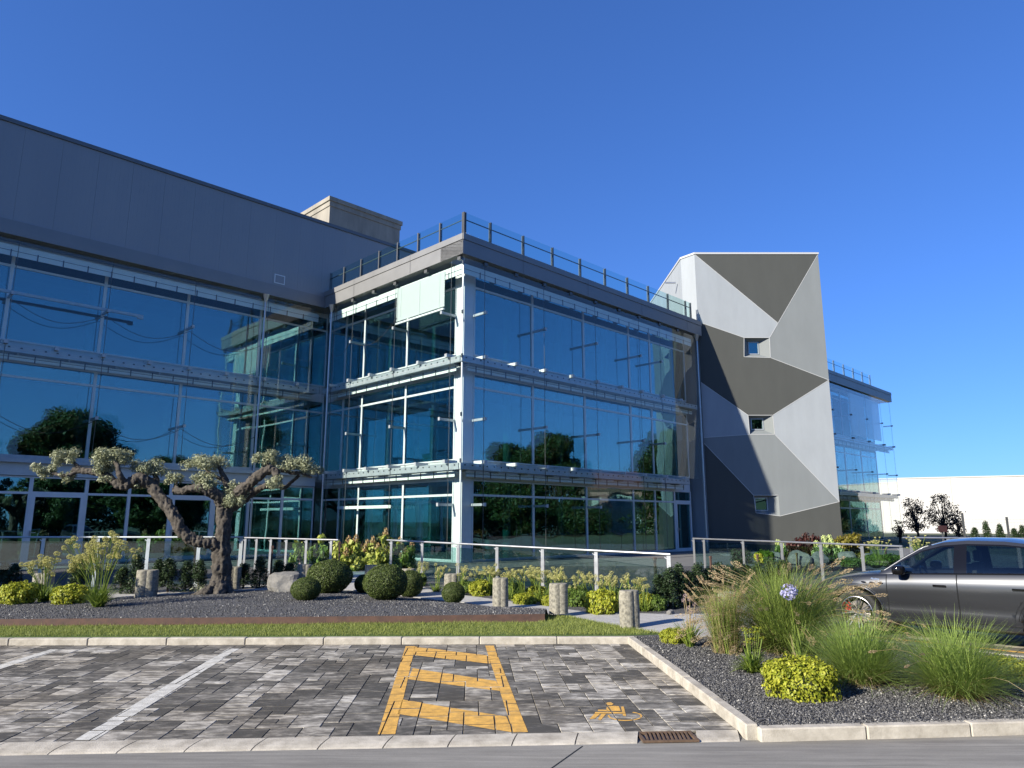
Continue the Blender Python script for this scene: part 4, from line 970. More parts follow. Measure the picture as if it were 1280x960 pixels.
# yellow-green mounds
def mound_mesh(mt, dens=300, ln=.14):
    blobs = [((0, 0, .3), (.92, .92, .62))]
    for k in range(22):
        a = random.random()*6.28; r = .25+.6*random.random(); h = .35+.5*math.sqrt(max(0, 1-r*r)); blobs.append(((r*math.cos(a), r*math.sin(a), h*.8), (.24, .24, .2)))
    V, f = ellip_leaves(blobs, ln, ln*.62, dens, .6, .3); V[:, 2] = np.maximum(V[:, 2], 0); return npmesh('foliage', V, f, mt)
mlime = [mound_mesh(M['lime']) for _ in range(2)]; mgreen = mound_mesh(M['green']); mfine = mound_mesh(M['lime'], 560, .085)
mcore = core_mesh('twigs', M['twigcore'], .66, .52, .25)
for i, (lab, x, yb, rx, h, kd) in enumerate((('yellow green mound at the far left edge of the bed', 13, 764, 22, 28, 0), ('yellow green mound between the two pale umbel plants at left', 79, 765, 22, 25, 1), ('yellow green mound across the path from the rightmost clipped ball', 601, 745, 15, 21, 0), ('low yellow green mound left of the post by the edging end', 656, 756, 16, 15, 1), ('small yellow mound half hidden by the concrete post by the edging end', 685, 758, 9, 14, 0), ('soft green mound right of the post by the edging end', 722, 758, 18, 25, 2), ('biggest yellow green mound beyond the path, left of the nearest post', 753, 768, 22, 32, 1), ('yellow green mound right of the nearest concrete post', 810, 763, 14, 22, 0),
     ('dark green mound behind the third post from the right', 645, 748, 13, 20, 2), ('green mound left of the third post from the right', 582, 741, 14, 16, 2), ('bright yellow cushion nearest to the camera in the right bed', 1010, 889, 46, 52, 3), ('small yellow cushion by the lawn point, at the bed corner', 846, 806, 19, 20, 3), ('yellow green cushion cut by the right edge of the photo', 1268, 862, 32, 30, 3), ('low dark green plant under the left end of the long railing', 520, 733, 13, 18, 2), ('low dark green plant below the second gap of the long railing', 620, 742, 15, 18, 2), ('low yellow green plant below the middle of the long railing', 672, 748, 14, 17, 1), ('low green plant right of the biggest yellow mound', 778, 758, 15, 22, 2), ('low dark green plant by the flat stone at the railing foot', 822, 764, 13, 20, 2), ('low green plant in front of the left white door', 34, 748, 14, 20, 2), ('flat lime shrub at the foot of the tower', 959, 703, 13, 16, 0),
     ('low green hummock under the far flowers beside the car bonnet', 1118, 706, 20, 14, 2), ('green hummock left of the ochre domed shrub', 1098, 706, 15, 14, 2), ('low green hummock beneath the ramp railing', 1068, 708, 14, 12, 2))):
    p = gp(x, yb) if yb > 715 else atY(x, yb, 21.5); s_ = p.y/887
    z0 = mz(p.x, p.y) if yb > 715 else p.z
    if yb > 800: z0 = .07
    plant('shrub_mound', lab, 'shrub', (p.x, p.y+.15, z0-.02), [('foliage', [mlime[0], mlime[1], mgreen, mfine][kd]), ('twigs', mcore)], 'low rounded shrubs', i*1.1, (rx*s_, rx*s_, h*s_/.98))
# pale umbel plants
def umbel_mesh(nst, H_, spread, head_r, nleaf, leafL, seed, dense=90):
    rg = random.Random(seed); st = MB(); heads = []
    for k in range(nst):
        a = rg.random()*6.28; ln = H_*rg.uniform(.72, 1.05); le = spread*rg.random()**.6
        top = Vector((math.cos(a)*math.sin(le)*ln, math.sin(a)*math.sin(le)*ln, math.cos(le)*ln)); mid = top*.5+Vector((0, 0, ln*.06)); b0 = Vector((math.cos(a)*.05, math.sin(a)*.05, 0))
        st.tube([b0, mid, top], .0055, 4, cap=False); heads.append((top+Vector((0, 0, head_r*.3)), (head_r, head_r, head_r*.75)))
        for q in range(2 if rg.random() > .5 else 0):
            t2 = top+Vector((rg.uniform(-.12, .12), rg.uniform(-.12, .12), rg.uniform(-.14, .05))); st.tube([mid, t2], .004, 3, cap=False); heads.append((t2, (head_r*.75,)*3))
    V, f, _ = blades(nleaf, .09, leafL, .85, .9, .022)
    return [('stems', st.mesh('stems', M['strap'])), ('flower_head', head('umbel', dense), heads), ('leaves', npmesh('leaves', V, f, M['strap']))]
for lab, x, yb, pr in (('pale yellow umbel plant at the far left in front of a concrete post', 52, 757, (17, .98, .62, .072, 170, .46, 1)), ('tall pale yellow umbel plant with a bright leafy foot, left of the lone post', 120, 770, (30, 1.32, .55, .07, 230, .52, 2)),
     ('pale yellow umbel plant behind the tall one, nearer the railing', 105, 753, (14, .95, .6, .07, 120, .4, 3)),):
    p = gp(x, yb); plant('umbel_plant', lab, 'flowering plant', (p.x, p.y+.05, mz(p.x, p.y)), umbel_mesh(*pr), 'pale yellow umbel plants')
ul = [umbel_mesh(9, .66, .42, .055, 70, .32, 20+i, 60) for i in range(3)]
for i, (lab, x, yb, top) in enumerate((('pale flower clump just right of the corner column', 574, 744, 704), ('pale flower clump above the post right of the corner', 597, 742, 706), ('pale flower clump left of the second railing post', 640, 749, 708), ('pale flower clump behind the second railing post', 655, 750, 707), ('pale flower clump in the middle of the long railing', 676, 752, 706), ('pale flower clump just left of the post by the edging end', 695, 755, 706), ('pale flower clump above the soft green mound', 722, 757, 713), ('pale flower clump above the biggest yellow mound', 748, 760, 716), ('pale flower clump left of the nearest concrete post', 768, 762, 713), ('pale flower clump behind the nearest concrete post', 790, 764, 716), ('pale flower clump right of the nearest concrete post', 806, 764, 720), ('pale flower clump directly below the third railing post', 668, 746, 705), ('pale flower clump above the low mound left of the edging-end post', 688, 750, 708), ('pale flower clump over the gap left of the biggest yellow mound', 736, 755, 712), ('pale flower clump between the second and third concrete posts from the right', 612, 744, 703), ('small pale flower clump left of the post behind the rightmost ball', 545, 740, 704), ('pale flower clump above the twin clipped balls', 522, 737, 700))):
    p = gp(x, yb); t = atY(x, top, p.y); plant('pale_flower_clump', lab, 'flowering plant', (p.x, p.y, p.z), ul[i % 3], 'pale flower clumps along the long railing', i*.8, (t.z-p.z)/.74)
# small columnar conifers
def thuja_mesh(seed):
    rg = random.Random(seed); blobs = []
    for k in range(44):
        h = rg.random(); r = .16*(1-h)**.55; a = rg.random()*6.28; blobs.append(((r*math.cos(a)*.8, r*math.sin(a)*.8, .06+h*.88), (.075, .075, .15)))
    V, f = ellip_leaves(blobs, .05, .024, 420, .3, .2); return npmesh('foliage', V, f, M['dgreen'])
tj = [thuja_mesh(i) for i in range(3)]
b = MB(); b.tube([(0, 0, -.02), (0, 0, .5)], [.02, .012], 6); stm = b.mesh('stem', M['twig'])
TL = [(4, 733, 706), (16, 734, 708), (96, 740, 705), (150, 742, 712), (168, 742, 698), (196, 741, 704), (209, 741, 702), (231, 740, 706), (247, 740, 705), (304, 736, 707), (324, 735, 700), (347, 734, 704), (360, 733, 706), (405, 728, 700), (417, 727, 702)]
TR = [(826, 760, 722), (838, 760, 716), (850, 758, 712), (862, 757, 718), (875, 755, 710), (888, 754, 715), (899, 752, 708), (912, 752, 712), (925, 750, 705), (937, 749, 710), (950, 747, 708), (964, 744, 706), (980, 742, 704)]
for i, (x, yb, top) in enumerate(TL+TR):
    p = gp(x, yb); t = atY(x, top, p.y); lf = i < len(TL)
    plant('small_conifer', 'small dark columnar conifer in the row behind the path near the olive tree' if lf else 'small dark columnar conifer in the row below the ramp, behind the tall grasses', 'conifer', (p.x, p.y, p.z), [('foliage', tj[i % 3]), ('stem', stm)],
          'conifers in the row near the olive' if lf else 'conifers in the row below the ramp', i*.7, (1.3, 1.3, max(.5, (t.z-p.z))*1.12))
# leafy shrubs
def bush_mesh(mt, n=26, dens=130, ln=.15, seed=1, up=0.75):
    rg = random.Random(seed); blobs = []
    for k in range(n):
        a = rg.random()*6.28; r = rg.random()**.6; h = rg.uniform(.1, 1)*math.sqrt(max(.05, 1-r*r*up)); blobs.append(((r*math.cos(a)*.8, r*math.sin(a)*.8, h*.86), (.24, .24, .15)))
    V, f = ellip_leaves(blobs, ln, ln*.7, dens, .2, .5); V[:, 2] = np.maximum(V[:, 2], .0); return npmesh('leaves', V, f, mt), blobs
def stems_mesh(n, seed, spread=.7, h=.8, r=.012):
    rg = random.Random(seed); b = MB()
    for k in range(n):
        a = rg.random()*6.28; q = rg.random()**.5*spread; b.tube([(0, 0, -.03), (q*.45*math.cos(a), q*.45*math.sin(a), h*.45), (q*math.cos(a), q*math.sin(a), h*rg.uniform(.7, 1))], [r, r*.8, r*.4], 5)
    return b.mesh('branches', M['twig'])
sbr = stems_mesh(12, 3)
hyd = [bush_mesh(M['hydr'], 24, 110, .17, i) for i in range(3)]
def blooms(blobs, mt, seed, frac=.4, r=.13, n=90, elong=1.2):
    rg = random.Random(seed); hs = []
    for c, _ in blobs:
        if rg.random() < frac: hs.append(((c[0]*1.05, c[1]*1.05, c[2]+.14), (r, r, r*elong)))
    return ('flower_head', head(mt, n), hs)
for i, (lab, x, yb, wd, h, bl) in enumerate((('yellow green hydrangea with faded pink heads, left of the path opening', 440, 716, 25, 46, 1), ('yellow green hydrangea with faded pink heads, right of the path opening', 470, 716, 28, 48, 1), ('yellow hydrangea behind the left end of the long railing', 503, 716, 20, 40, 1), ('light green shrub with big leaves behind the short railing', 378, 708, 16, 36, 0), ('light green big leaved shrub just left of the path opening', 408, 710, 22, 42, 0))):
    p = atY(x, yb, 23.0+.3*i); s_ = p.y/887; me, bb = hyd[i % 3]
    parts = [('leaves', me), ('branches', sbr)]+([blooms(bb, 'pinkish', i, .5, .12)] if bl else [])
    plant('hydrangea', lab, 'shrub', (p.x, p.y, p.z-.05), parts, 'shrubs behind the path opening', i*1.4, (wd*s_*1.15, wd*s_*1.15, h*s_*1.12))
bd, bb = bush_mesh(M['green'], 20, 90, .15, 8)
for i, (lab, x, yb, wd, h) in enumerate((('white and lime hydrangea with round heads under the ramp railing, beside the dark red shrub', 1036, 706, 20, 33), ('smaller lime headed hydrangea left of the dark red shrub', 976, 704, 15, 26))):
    p = atY(x, yb, 23.0); s_ = p.y/887
    plant('hydrangea', lab, 'shrub', (p.x, p.y, p.z), [('leaves', bd), ('branches', sbr), blooms(bb, 'limeball', 40+i, .7, .17, 120, 1.0)], None, i, (wd*s_, wd*s_, h*s_))
rd, _ = bush_mesh(M['redleaf'], 30, 150, .13, 12); oc, _ = bush_mesh(M['ochre'], 36, 190, .11, 13, .9); dk, _ = bush_mesh(M['dgreen'], 22, 110, .14, 15); dry, _ = bush_mesh(M['purple'], 16, 60, .1, 16)
for lab, x, yb, wd, h, me, Y in (('dark red leaved small maple in front of the tower base', 1006, 702, 25, 40, rd, 24.5), ('ochre green domed shrub between the tower and the car', 1059, 704, 30, 47, oc, 25), ('dark green shrub deep behind the yellow hydrangeas', 478, 712, 22, 48, dk, 24.6), ('dry grey shrub above the boulder', 376, 712, 13, 22, dry, 21.5), ('dark green shrub at the tower foot, left of the lime one', 925, 706, 18, 22, dk, 26)):
    p = atY(x, yb, Y); s_ = Y/887; plant('garden_shrub', lab, 'shrub', (p.x, p.y, p.z), [('leaves', me), ('branches', sbr)], None, x*.1, (wd*s_, wd*s_, h*s_))

# ---- grasses of the right-hand bed
def grass_parts(n, r0, L, lean, droop, wd, mt, ndry=0, nplume=0, plL=.13, plr=.014, seed=0, plume_len=1.12):
    V, f, tips = blades(n, r0, L, lean, droop, wd); parts = [('blades', npmesh('blades', V, f, mt))]
    if ndry:
        V, f, _ = blades(ndry, r0*1.1, L*.6, lean*1.5, droop*1.6, wd, lean0=.3); parts.append(('dry_blades', npmesh('dry_blades', V, f, M['dry'])))
    if nplume:
        rg = random.Random(seed); hs = []; st = MB()
        for k in range(nplume):
            a = rg.random()*6.28; le = .08+lean*.92*rg.random()**.7; ln = L*plume_len*rg.uniform(.72, 1.0); pts = []
            for t in np.linspace(0, 1, 7):
                an = le+droop*.55*t*t; pts.append(Vector((math.cos(a)*math.sin(an)*ln*t, math.sin(a)*math.sin(an)*ln*t, math.cos(an)*ln*t)))
            st.tube(pts, .0022, 3, cap=False); d = (pts[-1]-pts[-2]).normalized(); m_ = 70
            tt = np.array([rg.random() for _ in range(m_)]); c = np.array(pts[-1])[None]+np.array(d)[None]*(tt[:, None]*plL); env = plr*np.sin(np.pi*np.clip(tt*.92+.06, 0, 1))**.7
            rd_ = rand_dirs(m_); c = c+rd_*env[:, None]; nn = np.cross(rd_, np.array(d)[None]+rd_*.3); nn /= np.linalg.norm(nn, axis=1)[:, None]+1e-9
            hs.append(leaf_quads(c, nn, .026, .006))
        parts += [('stems', st.mesh('stems', M['dry'])), ('plumes', npmesh('plumes', *join(hs), M['plume']))]
    return parts
def at_bed(x, y): p = gp(x, y); return (p.x, p.y, (.07 if p.y < 12 else gz(p.y)))
plant('fountain_grass', 'largest fountain grass clump, with tan plumes, in front of the car bonnet', 'ornamental grass', at_bed(985, 818), grass_parts(3200, .30, 1.50, 1.02, .75, .0095, M['blade'], 420, 190, .16, .024, 1, 1.03))
plant('fountain_grass', 'dry tan upright grass clump left of the largest fountain grass', 'ornamental grass', at_bed(908, 819), grass_parts(800, .17, 1.02, .34, .35, .0062, M['blade'], 260, 24, .12, .011, 2, 1.1)+[('dry_stalks', (lambda q: npmesh('dry_stalks', q[0], q[1], M['dry']))(blades(420, .18, .95, .34, .3, .006)))])
plant('fountain_grass', 'round fine bright green grass tuft in front of the car wheel', 'ornamental grass', at_bed(1077, 864), grass_parts(2300, .19, .96, 1.0, .85, .0075, M['blade2'], 480))
plant('fountain_grass', 'round fine green grass tuft at the right, in front of the car doors', 'ornamental grass', at_bed(1199, 884), grass_parts(2300, .20, 1.0, 1.02, .85, .0075, M['blade2'], 560, 10, .09, .010, 4, 1.02))
# yellow-green day lily like clump with flat heads
V, f, _ = blades(150, .05, .36, 1.0, 1.0, .024, segs=5)
st = MB(); hs = []; rg = random.Random(5)
for k in range(16):
    a = rg.random()*6.28; q = .16*rg.random(); h = rg.uniform(.36, .55); st.tube([(.3*q*math.cos(a), .3*q*math.sin(a), 0), (q*math.cos(a), q*math.sin(a), h)], .004, 4, cap=False)
    hs.append(((q*math.cos(a), q*math.sin(a), h), (.045, .045, .018)))
plant('leafy_clump', 'strappy yellow green clump with flat lime heads, left of the yellow cushion', 'flowering plant', at_bed(941, 849), [('leaves', npmesh('leaves', V, f, M['strap'])), ('stems', st.mesh('stems', M['strap'])), ('flower_head', head('lime', 40), hs)])
V, f, _ = blades(70, .05, .50, .7, .5, .02, segs=5); st = MB(); hs = []
for k in range(7):
    a = rg.random()*6.28; q = .14*rg.random(); h = rg.uniform(.5, .82); st.tube([(0, 0, 0), (q*math.cos(a), q*math.sin(a), h)], .004, 4, cap=False); hs.append(((q*math.cos(a), q*math.sin(a), h), .04))
plant('leafy_clump', 'upright clump with dried pinkish flower heads at the bed corner by the path', 'flowering plant', at_bed(863, 810), [('leaves', npmesh('leaves', V, f, M['strap'])), ('stems', st.mesh('stems', M['dry'])), ('flower_head', head('purple', 50), hs)])
lp = at_bed(1000, 832); fl = atY(986, 740, lp[1]-.15); V, f, _ = blades(46, .06, .58, .45, .5, .034, segs=5); st = MB(); top = Vector((fl.x-lp[0], -.15, fl.z-lp[2])); st.tube([(0, 0, 0), tuple(top*.5+Vector((0, 0, .04))), tuple(top)], .006, 5, cap=False)
plant('blue_lily', 'agapanthus with one lilac blue flower ball in front of the largest grass', 'flowering plant', lp, [('leaves', npmesh('leaves', V, f, M['blade'])), ('stem', st.mesh('stem', M['strap'])), ('flower_head', npmesh('flower_head', *puff(tuple(top), .115, 150, .045), M['lilac']))])
for i, (lab, x, y) in enumerate((('small yellow flowered sprig at the car park edge, between the two fine grass tufts', 1140, 812), ('tiny lime sprig under the car sill', 1128, 806))):
    hs = []; st = MB()
    for k in range(6):
        q = Vector((rg.uniform(-.22, .22), rg.uniform(-.15, .15), rg.uniform(.12, .34))); st.tube([(q.x*.6, q.y*.6, 0), tuple(q)], .003, 3, cap=False); hs.append((tuple(q), (.035, .035, .018)))
    plant('yellow_sprig', lab, 'flowering plant', at_bed(x, y), [('stems', st.mesh('stems', M['strap'])), ('flower_head', head('lime', 40), hs)])
# far flowers by the ramp
for i, (lab, x, yb, h) in enumerate((('wispy seed head plants left of the ramp railing end', 1100, 706, 24), ('wispy yellow flowers behind the ramp railing end', 1150, 700, 22))):
    p = atY(x, yb, 20.5); plant('wispy_flowers', lab, 'flowering plant', tuple(p), umbel_mesh(16, h*20.5/887*1.3, .5, .04, 60, .3, 60+i, 40))

# ================================================================== OLIVE TREE
ob = gp(270, 741); ob.z = mz(ob.x, ob.y); OY = ob.y
z8 = lambda x, y, dy=0: atY(30+x/3.368, 550+y/3.368, OY+dy)-ob
limbs = [  # (points in enlarged-photo coordinates, radii in the same units)
 ([(828, 655, 0), (832, 560, 0), (835, 470, 0), (837, 380, 0), (841, 300, .05), (848, 262, .1)], [42, 35, 32, 29, 29, 30]),
 ([(838, 470, 0), (800, 438, -.1), (760, 432, -.2), (715, 422, -.25), (668, 385, -.3), (636, 330, -.3), (600, 278, -.25), (560, 222, -.2), (520, 172, -.15)], [26, 23, 21, 20, 22, 22, 21, 22, 20]),
 ([(535, 190, -.15), (490, 160, -.3), (455, 172, -.35), (420, 190, -.4), (385, 178, -.4), (340, 148, -.35), (290, 133, -.3), (245, 130, -.3), (205, 125, -.3)], [22, 22, 22, 20, 17, 15, 13, 12, 9]),
 ([(425, 185, -.4), (405, 150, -.55), (395, 110, -.5), (380, 85, -.4)], [13, 11, 9, 6]),
 ([(560, 215, -.2), (560, 170, 0), (545, 140, .1)], [13, 10, 7]), ([(520, 180, -.15), (480, 195, -.2), (450, 190, -.3)], [12, 10, 7]),
 ([(245, 130, -.3), (215, 100, -.2), (190, 88, -.2)], [9, 7, 5]), ([(230, 130, -.3), (180, 150, -.4), (120, 140, -.3), (80, 135, -.3)], [9, 7, 6, 4]),
 ([(845, 275, .1), (820, 240, -.1), (785, 218, -.2), (745, 205, -.3), (700, 205, -.3), (660, 215, -.25), (634, 210, -.2)], [30, 26, 22, 18, 15, 13, 14]),
 ([(720, 205, -.3), (735, 190, -.2), (750, 170, -.2)], [9, 8, 5]), ([(638, 212, -.2), (640, 190, -.1), (640, 165, 0)], [8, 6, 4]),
 ([(850, 262, .1), (858, 215, .2), (850, 180, .3), (838, 150, .3), (820, 110, .3)], [24, 17, 14, 11, 7]), ([(850, 175, .3), (800, 150, .2), (760, 120, .2)], [9, 7, 5]),
 ([(858, 265, .1), (905, 222, 0), (950, 185, -.1), (988, 152, -.2), (1020, 128, -.2), (1052, 130, -.2), (1068, 158, -.25), (1060, 188, -.3)], [27, 25, 22, 20, 18, 15, 14, 10]),
 ([(1020, 128, -.2), (1025, 105, -.1), (1015, 85, -.1)], [10, 8, 5]), ([(1050, 130, -.2), (1095, 128, 0), (1130, 140, .1), (1165, 140, .1), (1210, 158, .1)], [11, 9, 8, 7, 4]),
 ([(868, 290, .1), (920, 258, .3), (975, 215, .4), (1035, 190, .4), (1095, 200, .35), (1125, 180, .3), (1160, 150, .25)], [18, 16, 14, 12, 9, 8, 6]), ([(865, 285, .1), (895, 262, 0), (905, 245, 0)], [9, 7, 5])]
roots = [([(820, 600, -.1), (785, 635, -.35), (740, 650, -.5), (690, 665, -.55)], [30, 24, 15, 6]), ([(840, 610, -.1), (868, 645, -.2), (890, 668, -.25)], [26, 16, 6]), ([(828, 610, -.15), (820, 655, -.45), (815, 675, -.6)], [30, 20, 8]), ([(835, 600, .1), (850, 655, .45)], [28, 10])]
sc8 = OY/887/3.368
def smooth_path(pts, rad, k=5):
    P3 = [z8(*p) for p in pts]; out, rr = [], []
    for i in range(len(P3)-1):
        p0 = P3[max(0, i-1)]; p1 = P3[i]; p2 = P3[i+1]; p3 = P3[min(len(P3)-1, i+2)]
        for q in range(k):
            t = q/k; out.append(.5*((2*p1)+(p2-p0)*t+(2*p0-5*p1+4*p2-p3)*t*t+(3*p1-p0-3*p2+p3)*t**3)); rr.append((rad[i]*(1-t)+rad[i+1]*t)*sc8)
    out.append(P3[-1]); rr.append(rad[-1]*sc8); return out, rr
olive = thing('olive_tree', 'old olive tree with a gnarled forked trunk and cloud pruned silver green pads', 'tree', tuple(ob))
b = MB()
for pts, rad in limbs+roots:
    pp_, rr_ = smooth_path(pts, rad, 14); pp_ = [p+Vector((noise.noise(p*2.2), noise.noise(p*2.2+Vector((9, 0, 0))), noise.noise(p*2.2+Vector((0, 9, 0)))))*.016 for p in pp_]
    rr_ = [r*(1+.16*noise.noise(p*5)) for p, r in zip(pp_, rr_)]
    n_ = 44 if rad[0] > 15 else 12; m0 = len(b.v); b.tube(pp_, rr_, n_)
    for i in range(m0, len(b.v)):
        k = (i-m0)//n_
        if k < len(pp_):
            q = Vector(b.v[i]); c = pp_[k]; d = q-c; a = noise.noise(Vector((q.x*14, q.y*14, q.z*3)))*.30+noise.noise(q*22)*.22-abs(noise.noise(Vector((q.x*24, q.y*24, q.z*4))))*.25+.06
            b.v[i] = tuple(c+d*(1+a))
b.build('trunk', M['bark'], olive, smooth=True)
pads = [(78, 132, 50, 26, -.3), (180, 82, 62, 34, -.25), (180, 152, 32, 24, -.35), (372, 72, 74, 28, -.4), (335, 112, 58, 34, -.4), (350, 165, 32, 12, -.4), (535, 122, 86, 30, 0), (635, 162, 44, 22, -.1), (780, 102, 106, 32, .2), (752, 165, 54, 27, -.1), (770, 195, 45, 22, -.2), (888, 238, 50, 38, 0), (895, 200, 30, 22, .1), (1020, 80, 58, 28, -.1), (1056, 180, 34, 26, -.3), (1165, 112, 82, 34, .1), (1232, 130, 30, 16, .1), (480, 190, 28, 16, -.2)]
for x, y, rx, ry, dy in pads:
    c = z8(x, y, dy); rx *= sc8*1.08; ry *= sc8*1.15; blobs = []
    for k in range(16):
        a = random.random()*6.28; q = random.random()**.5*.8; blobs.append(((c.x+math.cos(a)*q*rx, c.y+math.sin(a)*q*max(rx*.75, .3), c.z+random.uniform(-.6, .75)*ry), (rx*.36, rx*.34, ry*.62)))
    V, f = ellip_leaves(blobs, .066, .022, 560, .10, .35)
    link('foliage_pad', npmesh('foliage_pad', V, f, M['olive']), olive)
# suckers at the trunk foot
hs = []
for k in range(9):
    a = random.uniform(-2.6, -.4); q = random.uniform(.3, .75); hs.append(((math.cos(a)*q*1.2-.15, math.sin(a)*q*.5, .10), (.14, .12, .11)))
V, f = ellip_leaves(hs, .05, .016, 200, .1, .3); link('sucker_shoots', npmesh('sucker_shoots', V, f, M['olive']), olive)

# ================================================================== CAR
def car_paint():
    m, t, b = newmat('car_paint'); b.inputs['Base Color'].default_value = (.054, .057, .063, 1); b.inputs['Metallic'].default_value = .75; b.inputs['Roughness'].default_value = .33
    b.inputs['Coat Weight'].default_value = .6; b.inputs['Coat Roughness'].default_value = .03; return m
M['paint'] = car_paint(); M['gloss'] = mat('gloss_black', (.006, .006, .007), .07, spec=.35); M['rubber'] = mat('tyre_rubber', (.018, .018, .018), .8, bump=.3, bscale=60)
M['rim'] = mat('alloy', (.36, .36, .37), .28, .95); M['caliper'] = mat('red_caliper', (.50, .02, .012), .35, coat=.5); M['cabin'] = mat('cabin_trim', (.025, .025, .027), .7); M['chrome'] = mat('chrome_strip', (.75, .75, .75), .18, 1)
M['disc'] = mat('brake_disc', (.22, .20, .19), .4, .9); M['carglass'] = glassmat('car_glass', (.42, .50, .50), .02, 1.5, wave=0); M['lampglass'] = mat('lamp_glass', (.03, .032, .036), .08, .3, coat=1); M['seat'] = mat('seat_fabric', (.05, .048, .046), .8)
WB = 2.80
car = thing('parked_car', 'dark grey metallic suv parked at the right, nose hidden behind the tall grass', 'car', (carF.x+carSide.x*-.86+carD.x*0, carF.y+carSide.y*-.86, 0), math.atan2(carD.y, carD.x))
def lerpt(tab, x):
    for (x0, y0), (x1, y1) in zip(tab[:-1], tab[1:]):
        if x <= x1: t = max(0, (x-x0)/(x1-x0)); t = t*t*(3-2*t) if False else t; return y0+(y1-y0)*t
    return tab[-1][1]
def sm(tab, x): return (lerpt(tab, x-.06)+lerpt(tab, x)+lerpt(tab, x+.06)+lerpt(tab, x-.12)+lerpt(tab, x+.12))/5
HW = [(-3.85, .70), (-3.7, .84), (-3.3, .92), (-2.8, .965), (-2.2, .955), (-1.4, .95), (-.6, .95), (0, .965), (.4, .93), (.65, .84), (.82, .70), (.92, .50)]
ZB = [(-3.85, 1.02), (-3.5, 1.13), (-2.6, 1.125), (-1.6, 1.085), (-.6, 1.04), (0, .98), (.4, .90), (.7, .80), (.92, .68)]
Z0 = [(-3.85, .45), (-3.4, .32), (-2.8, .24), (0, .24), (.5, .25), (.92, .30)]
def side_y(x, z):
    zb, z0 = sm(ZB, x), sm(Z0, x); t = (z-z0)/(zb-z0)
    sh = lerpt([(0, .88), (.10, .955), (.26, .975), (.34, .968), (.5, .985), (.70, 1.0), (.84, .992), (.93, .965), (1, .93)], t)
    return sm(HW, x)*sh
xs = list(np.linspace(-3.85, .92, 110)); NS = 22
b = MB(); rows = []
for x in xs:
    zb, z0 = sm(ZB, x), sm(Z0, x); pts = [(x, 0, z0-.02), (x, side_y(x, z0)*.85, z0-.02)]
    for k in range(NS+1): z = z0+(zb-z0)*k/NS; pts.append((x, side_y(x, z), z))
    yb = side_y(x, zb)
    if x > -.50 or x < -3.35:
        for q in (.92, .8, .6, .3, 0): pts.append((x, yb*q, zb+.055*(1-q*q)**.7*(1.0 if x > -.5 else .4)))
    else:
        for q in (.985, .97, .96, .955, .95): pts.append((x, yb*q, zb-.02-.05*(1-(q-.95)/.035)))
    rows.append(pts)
nP = len(rows[0])
for s_ in (1, -1):
    vs = [(p[0], p[1]*s_, p[2]) for r in rows for p in r]; fs = []
    for i in range(len(rows)-1):
        for k in range(nP-1):
            f_ = (i*nP+k, (i+1)*nP+k, (i+1)*nP+k+1, i*nP+k+1); fs.append(f_ if s_ > 0 else f_[::-1])
    fs.append(tuple(range(nP))); fs.append(tuple((len(rows)-1)*nP+k for k in range(nP)))
    b.add(vs, fs)
me = b.mesh('body', [M['paint'], M['gloss']], smooth=True)
bm = bmesh.new(); bm.from_mesh(me); bmesh.ops.remove_doubles(bm, verts=bm.verts, dist=.0008); 
# open the wheel arches
kill = [f for f in bm.faces if any(((f.calc_center_median().x-ax)**2+(f.calc_center_median().z-.37)**2) < .432**2 and abs(f.calc_center_median().y) > .5 for ax in (0, -WB))]
bmesh.ops.delete(bm, geom=kill, context='FACES')
for ax in (0, -WB):
    for v in bm.verts:
        d = math.hypot(v.co.x-ax, v.co.z-.37)
        if .36 < d < .50 and abs(v.co.y) > .6 and any(e.is_boundary for e in v.link_edges): v.co.x = ax+(v.co.x-ax)/d*.432; v.co.z = .37+(v.co.z-.37)/d*.432
bm.to_mesh(me); bm.free(); me.polygons.foreach_set('use_smooth', [True]*len(me.polygons)); body = link('body', me, car)
# dark arch liners and floor
b = MB()
for ax in (0, -WB):
    for s_ in (1, -1):
        pr = [(ax+.44*math.cos(a), .37+.44*math.sin(a)) for a in np.linspace(-.25, math.pi+.25, 20)]
        vs = [(x, .90*s_, z) for x, z in pr]+[(x, .55*s_, z) for x, z in pr]; n = len(pr); b.add(vs, [(i, i+1, n+i+1, n+i) for i in range(n-1)]+[tuple(range(n, 2*n))])
b.box((-3.3, -.80, .22), (.4, .80, .25)); b.build('wheel_arch_liner', M['cabin'], car)
for ax in (0, -WB):          # arch lips
    for s_ in (1, -1):
        b = MB()
        for r_, w_ in ((.452, .02), (.485, .008)):
            pts = []
            for a in np.linspace(.12, math.pi-.12, 26):
                x, z = ax+r_*math.cos(a), .37+r_*math.sin(a); pts.append((x, (side_y(x, max(z, .26))+.002)*s_, z))
            b.tube(pts, w_*.8, 6)
        b.build('arch_lip', M['paint'], car, smooth=True)
